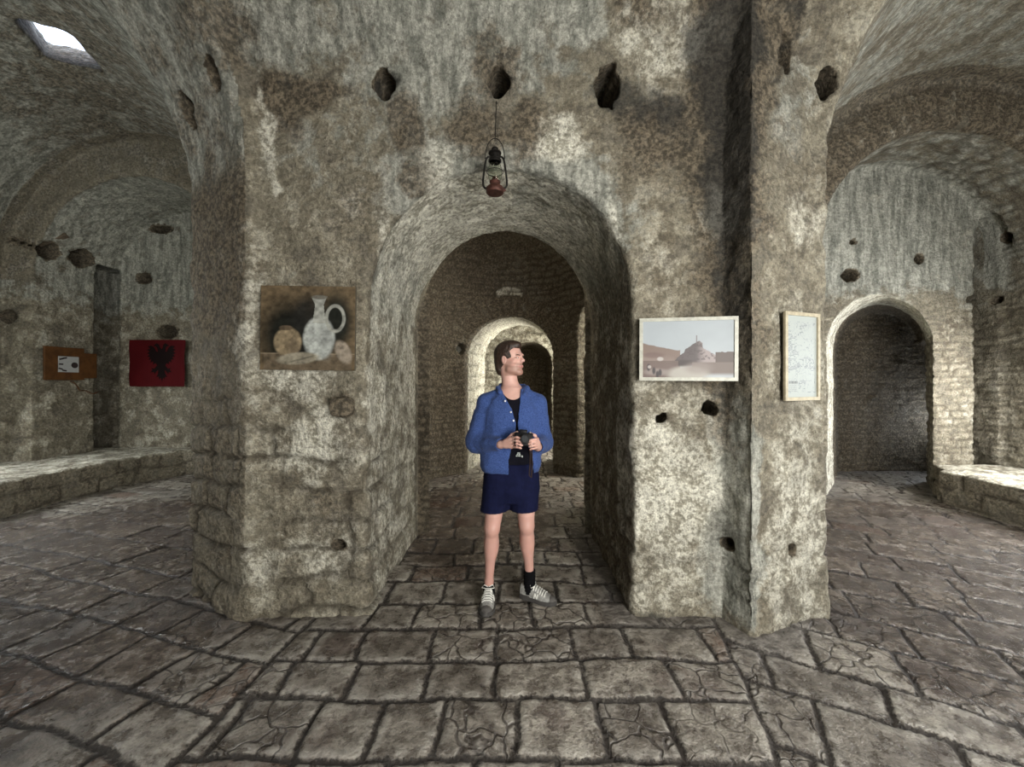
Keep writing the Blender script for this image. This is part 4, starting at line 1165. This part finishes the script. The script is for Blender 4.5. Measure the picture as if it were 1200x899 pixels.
# shorts
K = Fld((-.27, PY - .22, .58), (.27, PY + .22, 1.04), .005)
K.put(stack([(.72, .165, .10), (.80, .192, .125), (.92, .184, .128), (.985, .174, .120)]), (-.2, PY - .15, .72), (.2, PY + .15, 1.0), .04)
hl, hr = W(578.5, 604, -.01), W(614.5, 601, -.01)
for hp_, he in ((HIPL, hl), (HIPR, hr)):
    top = hp_ + np.array([0, 0, -.02]); K.cone(top, he + (he - top) * .5, .098, .098 , .03)
K.ell((0.0, PY, .80), (.13, .11, .10), None, .03)
def hemcut(X, Y, Z): return Z - (.652 + .03 * (X + .0))
K.put(hemcut, (-.3, PY - .3, .5), (.3, PY + .3, .72), .003, 's')
for kn_, he in ((KNL, hl), (KNR, hr)):
    K.cone(he + np.array([0, 0, .05]), he - np.array([0, 0, .1]), .080, .088, .003, 's')
V, Q = K.mesh(); Nn = vnormals(V, Q)
V = V + Nn * (.006 * fbm(V * np.array([1.6, 1.6, .5]), 11, 3, 25))[:, None]
pp_(mesh_np('shorts', V, Q, plain('navy_cloth', (.006, .008, .032), .9, var=.25, spec=.1)))
# socks
M_sock = plain('black_sock', (.004, .004, .005), .95, spec=.1)
for an_, top in ((ANR, .205), (ANL, .105)):
    K = Fld((an_[0] - .08, an_[1] - .08, .02), (an_[0] + .08, an_[1] + .08, .26), .004)
    K.cone((an_[0], an_[1], .05), (an_[0], an_[1], top + .04), .041, .041, .003); K.put(lambda X, Y, Z: top - Z, (an_[0] - .1, an_[1] - .1, top - .05), (an_[0] + .1, an_[1] + .1, .26), .003, 's')
    V, Q = K.mesh(); V = V + vnormals(V, Q) * (.0015 * np.sin(V[:, 2] * 330))[:, None]
    pp_(mesh_np('sock', V, Q, M_sock))
# shoes
M_up = plain('grey_mesh_shoe', (.30, .30, .285), .7, var=.4, scale=60); M_sole = plain('grey_rubber', (.055, .052, .05), .8); M_lace = plain('white_lace', (.72, .72, .68), .7, bump=0)
M_toe = plain('dark_suede', (.09, .085, .08), .85)
def shoe(heel, toe):
    heel = np.array([heel[0], heel[1], 0.]); toe = np.array([toe[0], toe[1], 0.]); L_ = np.linalg.norm(toe - heel); t_ = (toe - heel) / L_; s__ = np.array([-t_[1], t_[0], 0.])
    lo = np.minimum(heel, toe) - .09; hi = np.maximum(heel, toe) + .09; lo[2] = -.01; hi[2] = .16
    us = [-.02, .0, .12, .30, .45, .62, .80, .93, 1.0, 1.02]
    ws = [.001, .030, .039, .038, .042, .050, .050, .036, .014, .001]; hs = [.03, .092, .104, .100, .094, .072, .054, .044, .028, .02]
    def loc(X, Y, Z):
        return ((X - heel[0]) * t_[0] + (Y - heel[1]) * t_[1]) / L_, (X - heel[0]) * s__[0] + (Y - heel[1]) * s__[1]
    def up(X, Y, Z):
        u_, v_ = loc(X, Y, Z); w_ = np.interp(u_, us, ws); h__ = np.interp(u_, us, hs)
        return np.maximum(((np.abs(v_ / w_) ** 2.4 + np.abs((Z) / h__) ** 2.4) ** (1 / 2.4) - 1) * np.minimum(w_, h__) * .8, np.maximum(-.01 - u_, u_ - 1.01) * L_)
    def so(X, Y, Z):
        u_, v_ = loc(X, Y, Z); w_ = np.interp(u_, us, ws) + .007
        return np.maximum(np.maximum(-.012 - u_, u_ - 1.012) * L_, np.maximum(np.abs(v_) - w_ * 1.0, np.maximum(Z - (.026 + .008 * (u_ < .3) + .012 * np.clip(u_ - .85, 0, 1)), .0 - Z)))
    root = None
    K = Fld(lo, hi, .0035); K.put(up, lo, hi, .004); V, Q = K.mesh(); V[:, 2] = np.maximum(V[:, 2], .004)
    root = pp_(mesh_np('shoe', V, Q, M_up))
    idm = lambda o: (setattr(o, 'parent', root), setattr(o, 'matrix_parent_inverse', Matrix.Identity(4)))
    K = Fld(lo, hi, .0035); K.put(so, lo, hi, .004); V, Q = K.mesh(); idm(mesh_np('sole', V, Q, M_sole))
    def tc(X, Y, Z):
        u_, v_ = loc(X, Y, Z); return np.maximum(up(X, Y, Z) - .0025, .84 - u_ + .5 * np.abs(v_))
    K = Fld(lo, hi, .0035); K.put(tc, lo, hi, .003); V, Q = K.mesh(); V[:, 2] = np.maximum(V[:, 2], .008); idm(mesh_np('toe_cap', V, Q, M_toe))
    G = lambda u_, v_, z_: heel + t_ * (u_ * L_) + s__ * v_ + np.array([0, 0, z_])
    for k_ in range(6):
        u_ = .40 + k_ * .062; h__ = np.interp(u_, us, hs); w_ = np.interp(u_, us, ws)
        mb = MB(); mb.tube([G(u_, -w_ * .72, h__ * .80), G(u_ + .006, -w_ * .35, h__ * .985 + .003), G(u_ - .006, w_ * .35, h__ * .985 + .003), G(u_, w_ * .72, h__ * .80)], .0042, 6)
        idm(mb.build('lace', M_lace, None, True))
    mb = MB()
    for sg in (-1, 1):
        pts_ = [G(.36, sg * .003, .103), G(.31, sg * .03, .112), G(.36, sg * .045, .098), G(.42, sg * .012, .100)]
        mb.tube(pts_, .003, 6)
    idm(mb.build('lace', M_lace, None, True))
    for sg in (-1, 1):      # the letter N on both flanks
        def Fp(u_, z_, o_):
            w_ = np.interp(u_, us, ws); h__ = np.interp(u_, us, hs); v_ = w_ * (1 - min(z_ / h__, .99) ** 2.4) ** (1 / 2.4); return G(u_, sg * (v_ + o_), z_)
        mb = MB()
        for (a0, a1) in (((.43, .030), (.455, .062)), ((.455, .062), (.515, .032)), ((.515, .032), (.54, .060))):
            mb.tube([Fp(a0[0] + (a1[0] - a0[0]) * k_ / 4, a0[1] + (a1[1] - a0[1]) * k_ / 4, .001) for k_ in range(5)], .0048, 6)
        idm(mb.build('letter', M_lace, None, True))
    return root
shoe((-.164, 2.80), (-.172, 2.525)); shoe((.066, 2.775), (.305, 2.665))

# ------------------------------------------------------------------ the camera in his hands
M_camb = plain('black_camera_plastic', (.006, .006, .007), .5, var=.3, scale=90, spec=.15)
cc = W(613.5, 515, -.283)
cam_e = empty('handheld_camera', tuple(cc)); tag(cam_e, 'small black camera with a wrist strap held in both hands of the man', 'camera')
ce = lambda o: (setattr(o, 'parent', cam_e), setattr(o, 'matrix_parent_inverse', Matrix.Translation(cam_e.location).inverted()), o)[2]
Rc = Matrix.Rotation(math.radians(4), 3, 'Y') @ Matrix.Rotation(math.radians(-14), 3, 'X')
mb = MB(); mb.box(cc, (.118, .046, .082), Rc, .008); ce(mb.build('camera_body', M_camb, None, True))
mb = MB(); mb.box(Vector(cc) + Rc @ Vector((-.004, .002, .049)), (.050, .036, .024), Rc, .006); ce(mb.build('viewfinder_hump', M_camb, None, True))
mb = MB(); a_ = Vector(cc) + Rc @ Vector((.006, -.018, -.002)); b_ = Vector(cc) + Rc @ Vector((.006, -.062, -.002)); mb.tube([a_, a_.lerp(b_, .6), a_.lerp(b_, .62), b_], [.030, .030, .026, .026], 24); ce(mb.build('lens_barrel', M_camb, None, True))
mb = MB(); mb.tube([b_, b_ + Rc @ Vector((0, -.0015, 0))], .020, 24); ce(mb.build('lens_glass', plain('lens_glass', (.006, .008, .010), .25, bump=0, spec=.2), None, True))
mb = MB(); c_ = Vector(cc) + Rc @ Vector((.038, 0, .042)); mb.tube([c_, c_ + Rc @ Vector((0, 0, .008))], .010, 16); ce(mb.build('dial', plain('dial_metal', (.12, .12, .12), .35, .6, bump=0), None, True))
st_ = W(621, 524, -.29); pts = [st_, W(621.5, 534, -.27), W(621, 545, -.235), W(620, 557, -.215), W(622.5, 560, -.212), W(623.5, 548, -.225), W(623.5, 534, -.262), W(623, 525, -.285)]
mb = MB(); mb.tube(pts, .0042, 6); ce(mb.build('wrist_strap', plain('dark_brown_strap', (.030, .017, .013), .8), None, True))

# ------------------------------------------------------------------ light
def area(name, loc, target, sx, sy, power, col=(1, 1, 1)):
    l = bpy.data.lights.new(name, 'AREA'); l.shape = 'RECTANGLE'; l.size = sx; l.size_y = sy; l.energy = power; l.color = col
    o = bpy.data.objects.new(name, l); C.objects.link(o); o.location = loc
    o.rotation_euler = (Vector(target) - Vector(loc)).to_track_quat('-Z', 'Y').to_euler(); return o
area('window_light_behind', (2.0, -1.3, 1.9), (-.3, 2.5, 1.1), 1.5, 1.3, 185, (1., .97, .90))
area('gallery_fill_light', (.3, -1.9, 2.6), (-.4, 2.5, 2.6), 1.0, .9, 18, (1., .98, .93))  # added fill for the upper facade; no opening behind it
area('window_light_left', (-7.05, 4.55, 1.6), (-4.5, 3.9, .3), .8, 1.4, 170, (.97, 1., 1.))
area('window_light_left_near', (-6.4, 2.4, 1.7), (-3.9, 2.9, 0), .8, 1.0, 50, (.93, .98, 1.))
area('left_bay_fill_light', (-4.2, 1.5, 1.9), (-6.0, 5.6, 2.8), .8, .8, 70, (.98, 1., .94))  # added fill for the left bay vault, hanging free in the gallery
area('window_light_right', (6.4, 4.1, 1.55), (5.0, 4.7, .9), .6, 1.1, 110, (1., .98, .94))
area('window_light_right_near', (6.2, 2.2, 1.7), (3.6, 3.2, 0), .8, 1.0, 75, (.93, .97, 1.))
area('right_bay_fill_light', (4.3, .8, 1.9), (5.0, 5.2, 2.7), .8, .8, 110, (1., .98, .93))  # added fill for the right vault, no window modelled there
area('light_beyond', (1.75, 8.5, 1.7), (-.6, 7.6, 1.7), .8, .8, 170, (1., .95, .82))
area('light_side_passage', (2.55, 6.0, 2.2), (1.2, 6.2, 1.2), .5, .5, 90, (1., .95, .82))
area('round_room_fill_light', (-.1, 3.86, 2.75), (0, 6.4, 1.8), .5, .2, 11, (1., .86, .68))  # unseen added fill so the dome shows; no lamp there
area('light_right_doorway', (7.5, 6.3, .9), (5.0, 5.6, 1.4), .4, .5, 16, (.85, .92, 1.))
area('low_passage_fill_light', (1.4, -1.9, .9), (-.3, 3.0, 2.1), 1.1, 1.3, 110, (1., .98, .93))  # added low fill behind the viewpoint, brightens the passage soffit
w = bpy.data.worlds.new('World'); bpy.context.scene.world = w; w.use_nodes = True
nt = w.node_tree; bg = nt.nodes['Background']
sky = nt.nodes.new('ShaderNodeTexSky'); sky.sky_type = 'HOSEK_WILKIE' if False else 'NISHITA'
sky.sun_elevation = math.radians(55); sky.sun_rotation = math.radians(200); sky.sun_disc = False
mixn = nt.nodes.new('ShaderNodeMix'); mixn.data_type = 'RGBA'; mixn.inputs[0].default_value = .75
nt.links.new(sky.outputs[0], mixn.inputs[6]); mixn.inputs[7].default_value = (1, .98, .97, 1)
nt.links.new(mixn.outputs[2], bg.inputs[0]); bg.inputs[1].default_value = 2.2

# ------------------------------------------------------------------ camera
cd = bpy.data.cameras.new('camera'); cam = bpy.data.objects.new('camera', cd); C.objects.link(cam)
cam.location = tuple(CAM); cam.rotation_euler = (PI / 2, 0, 0)
cd.sensor_fit = 'HORIZONTAL'; cd.sensor_width = 36; cd.lens = FOC / 1200 * 36
cd.shift_y = -(449.5 - 447) / 1200 * -1 * -1
cd.clip_start = .02
bpy.context.scene.camera = cam
vs = bpy.context.scene.view_settings
bpy.context.scene.display_settings.display_device = 'sRGB'
vs.view_transform = 'Standard'; vs.look = 'None'; vs.gamma = 1; vs.exposure = -0.06; vs.use_curve_mapping = False
